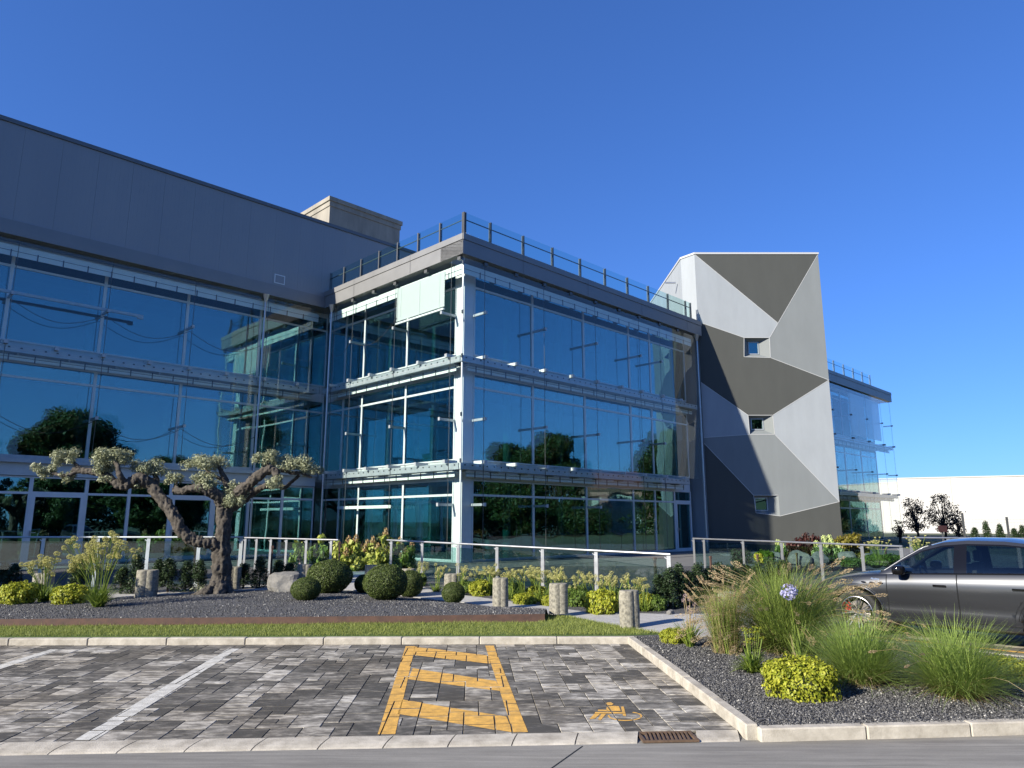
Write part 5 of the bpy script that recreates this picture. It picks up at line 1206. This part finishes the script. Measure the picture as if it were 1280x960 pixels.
def door_panel(name, xa, xb, s_):
    b = MB(); nx_, nz_ = 16, 16; vs = []
    for i in range(nx_+1):
        t = i/nx_; x = xb+(xa-xb)*t
        for k in range(nz_+1):
            q = k/nz_; z0, zb = .36, sm(ZB, x)-.012; z = z0+(zb-z0)*q
            xx = x
            if xa > -1 : xx = x-.05*t*(q-.5)*0
            if name == 'rear': # follow the arch
                dd = math.hypot(x+WB, z-.37)
                if dd < .53: xx = -WB+math.sqrt(max(0, .53**2-(z-.37)**2))
            vs.append((xx, (side_y(xx, z)+.006)*s_, z))
    m0 = nz_+1; fs = [(i*m0+k, (i+1)*m0+k, (i+1)*m0+k+1, i*m0+k+1) for i in range(nx_) for k in range(nz_)]
    # returned edges so the shut lines read as gaps
    rim_ = [k for k in range(m0)], [nx_*m0+k for k in range(m0)], [i*m0 for i in range(nx_+1)]
    n0 = len(vs)
    b.add(vs, fs)
    for rr_ in rim_:
        e = [vs[i] for i in rr_]; e2 = [(p[0], p[1]-.012*s_, p[2]) for p in e]; n = len(e); b.add(e+e2, [(i, i+1, n+i+1, n+i) for i in range(n-1)])
    o = b.build('door', M['paint'], car, smooth=True)
    xh = xb+.14; h = MB(); zh = .895 if xa > -1 else .90
    h.box((xh, (side_y(xh, zh)+.008)*s_, zh-.022), (xh+.19, (side_y(xh, zh)+.03)*s_, zh+.012)); h.build('handle', M['gloss'], o, bevel=.006)
    g = MB()
    for x in (xa, xb):
        pts = [(x, (side_y(x, z)+.0035)*s_, z) for z in np.linspace(.36, sm(ZB, x)-.01, 14)]; g.tube(pts, .0055, 4) if False else None
    return o
g = MB()
for s_ in (1, -1):
    for x in (-.52, -1.56):
        g.tube([(x, (side_y(x, z)+.001)*s_, z) for z in np.linspace(.36, sm(ZB, x)-.01, 14)], .007, 4)
    g.tube([(x, (side_y(x, .355)+.001)*s_, .355) for x in np.linspace(-2.35, -.52, 20)], .006, 4)
    pts = []
    for z in np.linspace(.5, 1.08, 12): x = -WB+math.sqrt(max(.0001, .537**2-(z-.37)**2)) if z < .9 else -WB+.08+(.9-z)*.2; pts.append((x, (side_y(x, z)+.001)*s_, z))
    g.tube(pts, .006, 4)
g.build('shut_line', M['dark'], car)
for s_ in (1, -1): door_panel('front', -.53, -1.55, s_); door_panel('rear', -1.57, -2.62, s_)
# sill strips, fender vents, script
for s_ in (1, -1):
    b = MB(); n = 24; vs = []
    for i in range(n+1):
        x = -2.36+(1.94)*i/n; y = side_y(x, .33); vs += [(x, (y+.004)*s_, .345), (x, (y+.035)*s_, .325), (x, (y+.03)*s_, .285), (x, (y-.03)*s_, .262)]
    b.add(vs, [(i*4+k, (i+1)*4+k, (i+1)*4+k+1, i*4+k+1) for i in range(n) for k in range(3)]); b.build('side_skirt', M['chrome'] if False else M['paint'], car)
    for k in range(3):
        x = -.43+.135*k; z = .885; b = MB(); y = side_y(x, z); pts = []
        for i in range(14):
            a = 2*math.pi*i/14; px_ = x+.042*math.cos(a)+.012*math.sin(a); pz = z+.015*math.sin(a); pts.append((px_, (side_y(px_, pz)+.006)*s_, pz))
        pts2 = [(p[0], p[1]-.02*s_, p[2]) for p in pts]; b.add(pts+pts2, [tuple(range(14))]+[(i, (i+1) % 14, 14+(i+1) % 14, 14+i) for i in range(14)]); b.build('fender_vent', M['gloss'], car)
tx = bpy.data.curves.new('script', 'FONT'); tx.body = 'Modena'; tx.size = .042; tx.shear = .3; tx.extrude = .002; tx.align_x = 'CENTER'
to = bpy.data.objects.new('script', tx); C.objects.link(to); dg = bpy.context.evaluated_depsgraph_get(); tm = bpy.data.meshes.new_from_object(to.evaluated_get(dg)); bpy.data.objects.remove(to); tm.materials.clear(); tm.materials.append(M['chrome'])
o = link('script_badge', tm, car, (-.34, side_y(-.34, .95)+.006, .935)); o.rotation_euler = (math.pi/2-.12, 0, math.pi)
# greenhouse
ZR = [(-3.80, 1.06), (-3.55, 1.24), (-3.2, 1.42), (-2.8, 1.53), (-2.2, 1.595), (-1.7, 1.60), (-1.35, 1.565), (-1.05, 1.47), (-.75, 1.28), (-.50, 1.10), (-.38, 1.03)]
def roofz(x): return max(lerpt(ZR, x), sm(ZB, x)+.004)
def gh(x, s):                          # side glass surface: s=0 belt, 1 roof rail
    zb = sm(ZB, x)-.01; zr = roofz(x); yb = side_y(x, zb)*.985; k = min(1, max(0, (zr-zb)/.48)); yr = yb-.25*k**1.0
    return (yb+(yr-yb)*(s**1.35), zb+(zr-zb)*s)
gx = list(np.linspace(-3.75, -.40, 130)); ns = 20
def win(x, s):
    if not (.07 < s < .86): return False
    return -1.52 < x < -.66 or -2.66 < x < -1.70 or -3.12 < x < -2.78
def patch(name, mt, test, s_, off=0, parent=car, tk=.006):
    b = MB(); vs = []
    for x in gx:
        for k in range(ns+1): y, z = gh(x, k/ns); vs.append((x, (y+off)*s_, z))
    fs = []
    for i in range(len(gx)-1):
        for k in range(ns):
            if test((gx[i]+gx[i+1])/2, (k+.5)/ns): fs.append((i*(ns+1)+k, (i+1)*(ns+1)+k, (i+1)*(ns+1)+k+1, i*(ns+1)+k+1))
    b.add(vs, fs); me = b.mesh(name, mt, smooth=True); bm = bmesh.new(); bm.from_mesh(me); bmesh.ops.delete(bm, geom=[v for v in bm.verts if not v.link_faces], context='VERTS'); bm.to_mesh(me); bm.free()
    return link(name, me, parent)
for s_ in (1, -1):
    patch('pillar_trim', M['gloss'], lambda x, s: not win(x, s) and s < .92 and -2.78 < x < -.60, s_)
    patch('roof_rail', M['paint'], lambda x, s: not win(x, s) and not (s < .92 and -2.78 < x < -.60), s_)
    patch('side_window', M['carglass'], lambda x, s: win(x, s) and x > -1.6, s_); patch('side_window', M['carglass'], lambda x, s: win(x, s) and -2.72 < x < -1.6, s_); patch('quarter_window', M['carglass'], lambda x, s: win(x, s) and x < -2.72, s_)
    b = MB(); b.tube([(x, (gh(x, .03)[0]+.006)*s_, gh(x, .03)[1]) for x in np.linspace(-2.75, -.62, 30)], .007, 6); b.build('belt_strip', M['gloss'], car)
def top_patch(name, mt, x0, x1, q0=-1, q1=1):
    b = MB(); X = list(np.linspace(x0, x1, 30)); m = 12; vs = []
    for x in X:
        y, z = gh(x, 1.0)
        for k in range(m+1): q = q0+(q1-q0)*k/m; vs.append((x, y*q, z+.045*(1-q*q)))
    b.add(vs, [(i*(m+1)+k, (i+1)*(m+1)+k, (i+1)*(m+1)+k+1, i*(m+1)+k+1) for i in range(29) for k in range(m)]); return b.build(name, mt, car, smooth=True)
top_patch('roof', M['paint'], -2.95, -1.18); top_patch('windshield', M['carglass'], -1.18, -.42, -.94, .94); top_patch('rear_window', M['carglass'], -3.6, -2.95)
top_patch('tailgate', M['paint'], -3.80, -3.6)
for s_ in (1, -1): b = MB(); b.tube([(x, gh(x, 1)[0]*.97*s_, gh(x, 1)[1]+.004) for x in np.linspace(-1.18, -.42, 14)], .022, 6); b.build('windshield_pillar', M['paint'], car, smooth=True)
# interior
b = MB(); b.box((-3.3, -.78, .30), (-.3, .78, .40)); b.box((-.85, -.78, .40), (-.35, .78, 1.0)); b.build('cabin', M['cabin'], car)
for (x, y) in ((-1.55, .40), (-1.55, -.40), (-2.45, .40), (-2.45, -.40)):
    b = MB(); b.bar((x+.15, y, .75), (x-.08, y, 1.30), .48, .14, up=(0, 1, 0)) if False else b.add([(x+.20, y-.24, .45), (x+.20, y+.24, .45), (x+.05, y+.24, .45), (x+.05, y-.24, .45), (x+.02, y-.22, 1.22), (x+.02, y+.22, 1.22), (x-.10, y+.22, 1.22), (x-.10, y-.22, 1.22)], [(0,1,2,3),(7,6,5,4),(0,4,5,1),(1,5,6,2),(2,6,7,3),(3,7,4,0)])
    b.box((x-.09, y-.13, 1.24), (x-.0, y+.13, 1.42)); b.build('seat', M['seat'], car, bevel=.02)
b = MB(); b.tube([(-.98+.05*math.sin(a)*0+.07*math.cos(a), .38+.18*math.sin(a), .98+.17*math.cos(a)) for a in np.linspace(0, 2*math.pi, 25)], .016, 6, cap=False); b.tube([(-.80, .38, .92), (-.96, .38, .98)], .03, 8); b.build('steering_wheel', M['gloss'], car)
# mirrors
for s_ in (1, -1):
    y0 = side_y(-.80, 1.03); b = MB(); b.bar((-.76, (y0-.06)*s_, 1.05), (-.76, (y0+.08)*s_, 1.07), .08, .03)
    bm = bmesh.new(); bmesh.ops.create_icosphere(bm, subdivisions=3, radius=1); vs = []
    for v in bm.verts:
        q = Vector((math.copysign(abs(v.co.x)**.6, v.co.x)*.085, math.copysign(abs(v.co.y)**.6, v.co.y)*.12, math.copysign(abs(v.co.z)**.6, v.co.z)*.078)); q.x += .03*abs(v.co.y); vs.append((q.x-.78, q.y+(y0+.17)*s_, q.z+1.115))
    b.add(vs, [tuple(v.index for v in f.verts) for f in bm.faces]); bm.free(); b.build('mirror', M['gloss'], car, smooth=True)
# headlights, grille and tail lights
for s_ in (1, -1):
    b = MB(); vs = []
    for i in range(9):
        x = .42+.30*i/8; z = sm(ZB, x)-.06
        for dz in (-.045, .045): zz = z+dz-(i-8)*.004; vs.append((x, (side_y(x, zz)+.008)*s_, zz))
    b.add(vs, [(2*i, 2*i+2, 2*i+3, 2*i+1) for i in range(8)]); b.build('headlight', M['lampglass'], car)
    b = MB(); vs = []
    for i in range(7):
        x = -3.72+.22*i/6; z = .98
        for dz in (-.05, .05): vs.append((x, (side_y(x, z+dz)+.008)*s_, z+dz))
    b.add(vs, [(2*i, 2*i+2, 2*i+3, 2*i+1) for i in range(6)]); b.build('tail_light', M['caliper'], car)
b = MB(); b.box((.915, -.38, .36), (.94, .38, .62))
for k in range(8): y = -.34+k*.097; b.box((.941, y-.012, .38), (.955, y+.012, .60), 1)
b.build('grille', [M['gloss'], M['chrome']], car)
# wheels
def lathe(b, prof, n, m=0):
    vs = [(r*math.cos(2*math.pi*i/n), y, r*math.sin(2*math.pi*i/n)) for r, y in prof for i in range(n)]
    b.add(vs, [(j*n+i, j*n+(i+1) % n, (j+1)*n+(i+1) % n, (j+1)*n+i) for j in range(len(prof)-1) for i in range(n)], m)
t_ = MB(); lathe(t_, [(.265, -.10), (.33, -.125), (.362, -.115), (.372, -.09), (.372, .09), (.362, .115), (.33, .125), (.265, .11), (.262, .0), (.265, -.10)], 48); tyre = t_.mesh('tyre', M['rubber'], smooth=True)
r_ = MB(); lathe(r_, [(.262, .10), (.268, .118), (.258, .122), (.248, .10), (.24, .04), (.24, -.09)], 48); lathe(r_, [(.0, .105), (.03, .105), (.045, .09), (.05, .05)], 24)
for k in range(7):
    a = 2*math.pi*k/7
    for da in (-.13, .13):
        p = (math.cos(a)*.04, .085, math.sin(a)*.04); q = (math.cos(a+da)*.252, .108, math.sin(a+da)*.252); r_.bar(p, q, .020, .03, up=(0, 1, 0))
rim = r_.mesh('rim', M['rim'])
d_ = MB(); lathe(d_, [(.0, .0), (.19, .0), (.19, .025), (.0, .025)], 40); disc = d_.mesh('brake_disc', M['disc'])
c_ = MB(); vs = [(r*math.cos(a), y, r*math.sin(a)) for y in (-.02, .062) for r in (.125, .215) for a in np.linspace(-.55, .55, 9)]; n = 9
c_.add(vs, [(i, i+1, n+i+1, n+i) for i in range(n-1)]+[(2*n+i, 3*n+i, 3*n+i+1, 2*n+i+1) for i in range(n-1)]+[(n+i, n+i+1, 3*n+i+1, 3*n+i) for i in range(n-1)]+[(i, 2*n+i, 2*n+i+1, i+1) for i in range(n-1)]); cal = c_.mesh('brake_caliper', M['caliper'])
for ax in (0, -WB):
    for s_ in (1, -1):
        wl = link('wheel', tyre, car, (ax, .82*s_, .372)); wl.rotation_euler = (0, .2*ax, 0 if s_ > 0 else math.pi)
        wl.name = 'wheel'; link('rim', rim, wl); link('brake_disc', disc, wl); k = link('brake_caliper', cal, wl); k.rotation_euler = (0, -.3 if ax == 0 else math.pi, 0)

# ================================================================== FAR RIGHT: small trees, fence, sign
def crown_tree(name, lab, cat, loc, h, r, mt, nblob, ln, dens, seed, group=None, trunk_r=.05, low=.35, squash=1.0, cache={}):
    key = (mt, nblob, seed, round(r/h, 2))
    rg = random.Random(seed)
    if key not in cache:
        blobs = []; b = MB(); b.tube([(0, 0, -.05), (rg.uniform(-.02, .02), 0, low*.7), (0, rg.uniform(-.02, .02), low*1.3), (.01, 0, .8)], [trunk_r/h*1.1, trunk_r/h*.85, trunk_r/h*.6, trunk_r/h*.15], 8)
        for k in range(nblob):
            a = rg.random()*6.28; q = rg.random()**.55; zz = rg.random(); wv = math.sin(math.pi*(.12+.80*zz))**.7; c = (math.cos(a)*q*r/h*wv*.85, math.sin(a)*q*r/h*wv*.85, low+(1-low)*zz*.92)
            s_ = rg.uniform(.12, .24)*r/h*1.5; blobs.append((c, (s_, s_, s_*.8*squash)))
            if k % 2 == 0: b.tube([(0, 0, low*.8+.25*zz*(1-low)), (c[0]*.5, c[1]*.5, (low*.8+.25*zz+c[2])*.5), c], [trunk_r/h*.4, trunk_r/h*.28, trunk_r/h*.1], 5, cap=False)
        V, f = ellip_leaves([((c[0]*h, c[1]*h, c[2]*h), tuple(x*h for x in r_)) for c, r_ in blobs], ln, ln*.6, dens, .25)
        cache[key] = (npmesh('crown', V/h, f, M[mt]), b.mesh('trunk', M['twig']))
    cr, tr = cache[key]; return plant(name, lab, cat, loc, [('trunk', tr), ('crown', cr)], group, seed*.7, h)
M['dpurple'] = leafmat('plum_leaf', (.012, .012, .012), (.05, .04, .04), .2)
for lab, x, top, Y, rr, sd in (('small sparse dark leaved tree before the white wall, nearest the glass building', 1147, 622, 50, .9, 31), ('second sparse dark leaved tree before the white wall, right of the other', 1182, 617, 50, 1.0, 32), ('tiny thin sapling between the glass corner and the two dark trees', 1125, 650, 50, .45, 33), ('thin leafy sapling right of the two dark trees', 1199, 645, 47, .5, 34)):
    p = atY(x, 671, Y); t = atY(x, top, Y); crown_tree('small_tree', lab, 'tree', (p.x, p.y, .44), t.z-.44, rr*1.25, 'dpurple', 46, .12, 34, sd, None, .09, .28)
for i, (x, top) in enumerate(((1219, 659), (1234, 652), (1251, 656), (1269, 660), (1279, 657))):
    p = atY(x, 672, 40); t = atY(x, top, 40); plant('small_conifer', 'little bare conifer in front of the wire fence at the white wall', 'conifer', (p.x, p.y, .44), [('foliage', tj[i % 3]), ('stem', stm)], 'little conifers at the wire fence', i, (1.6, 1.6, t.z-.44))
fw_ = thing('wire_fence', 'thin wire mesh fence on dark posts before the white warehouse', 'fence', (atY(1206, 670, 46).x, 46, .44))
fx0 = atY(1206, 670, 46).x
for i, x in enumerate(np.linspace(0, 14, 6)):
    b = MB(); b.box((x-.05, -.05, 0), (x+.05, .05, 1.75 if i else 2.0)); b.build('post', M['post'], fw_)
b = MB()
for z in np.linspace(.15, 1.6, 8): b.tube([(0, 0, z), (14, 0, z)], .006, 3, cap=False)
for x in np.linspace(0, 14, 70): b.tube([(x, .01, .1), (x, .01, 1.62)], .004, 3, cap=False)
b.build('mesh', M['steel'], fw_)
sp = atY(1180, 676, 28); sg = thing('red_sign', 'small dark red board on a short post beyond the car roof', 'sign', (sp.x, sp.y, .44))
t0, t1 = atY(1174, 657, 28), atY(1185, 665, 28); b = MB(); b.box((-.17, -.02, t1.z-.44), (.17, .02, t0.z-.44)); b.build('board', mat('red_board', (.035, .012, .012), .6, var=.2), sg, bevel=.006)
b = MB(); b.box((-.025, .021, 0), (.025, .06, t1.z-.40)); b.build('post', M['post'], sg)

# ================================================================== WHAT THE GLASS MIRRORS: trees, hedge and house across the road on the right
b = MB(); b.slab([(24, -70), (140, -70), (140, 29), (24, 29)], -.05, .02); setp(b.build('lawn', M['field']), kind='structure')
TT = [(60, 33, 13, 4.2), (66, 28, 12, 4.5), (63, 22, 9, 4), (58, 47, 13, 5), (66, 52, 12, 5), (72, 58, 13, 5), (60, 15, 10, 4.5), (56, 6, 9, 4), (52, -3, 10, 4.5), (46, -12, 16, 6.0), (38, -20, 13, 4.5), (30, -27, 18, 6.5), (20, -32, 19, 7), (64, -8, 11, 5), (56, -22, 12, 5)]
TT += [(47, 20, 7, 4), (44, 10, 7, 4.5), (40, 0, 7.5, 4.5), (36, -8, 7, 4), (30, -15, 8, 4.5), (24, -20, 8, 4.5), (16, -24, 9, 5), (52, 28, 6.5, 4)]
for i, (x, y, h, r) in enumerate(TT):
    crown_tree('broadleaf_tree', 'broad dark green tree across the road, mirrored in the glass', 'tree', (x, y, 0), h, r, 'tree', 60, .34, 34, 41+i % 3, 'trees across the road', .3, .18)
for i, (x, y, h, r) in enumerate([(60, 66, 5.2, 2.6), (65, 69, 5.8, 2.8), (70, 72, 5.0, 2.6), (76, 74, 6, 3), (83, 78, 5.4, 3), (91, 81, 5.8, 3)]):
    crown_tree('broadleaf_tree', 'low green tree in front of the white warehouse, outside the right edge of the photo', 'tree', (x, y, .44), h, r, 'tree', 50, .22, 40, 51+i % 2, 'trees by the warehouse', .2, .14)
hg = bpy.data.objects.new('hedge', None); bpy.data.objects.remove(hg)
blobs = []
for x, y in [(58, 56), (57, 50), (56, 44), (55, 38), (54, 32), (53, 26), (52, 20), (50, 14), (48, 8), (46, 2), (43, -4), (39, -10), (34, -16), (28, -21), (22, -25)]:
    for k in range(3): blobs.append(((x+random.uniform(-1, 1), y+random.uniform(-3, 3), random.uniform(1.0, 2.6)), (1.8, 2.6, 1.7)))
V, f = ellip_leaves(blobs, .26, .17, 26, .5); V[:, 2] = np.maximum(V[:, 2], 0)
setp(link('hedge', npmesh('hedge', V, f, M['tree'])), 'long dark green hedge across the road, mirrored low in the glass', 'hedge')
hs_ = thing('house', 'white house with a brown roof across the road, mirrored in the ground floor glass', 'house', (76, 43, 0), .2)
b = MB(); b.box((-5, -7, 0), (5, 7, 6.2)); b.build('wall', M['ware'], hs_)
b = MB(); b.add([(-5.6, -7.6, 6.201), (5.6, -7.6, 6.201), (5.6, 7.6, 6.201), (-5.6, 7.6, 6.201), (0, -7.6, 9), (0, 7.6, 9)], [(0, 1, 4), (3, 5, 2), (0, 4, 5, 3), (1, 2, 5, 4), (0, 3, 2, 1)]); b.build('roof', mat('roof_tile', (.16, .085, .06), .8, var=.2), hs_)
for y in (-4.5, -1, 2.5):
    for z in (1, 4):
        b = MB(); b.box((-5.05, y, z), (-5.001, y+1.2, z+1.4)); o = b.build('window', M['post'], hs_)

crown_tree('broadleaf_tree', 'broad unseen tree added beyond the left edge to shade the railing by the doors', 'tree', (-22.6, 11.7, .05), 8.0, 3.4, 'tree', 70, .30, 60, 44, None, .22, .30)  # unseen tree, added to cast shade over the left railing
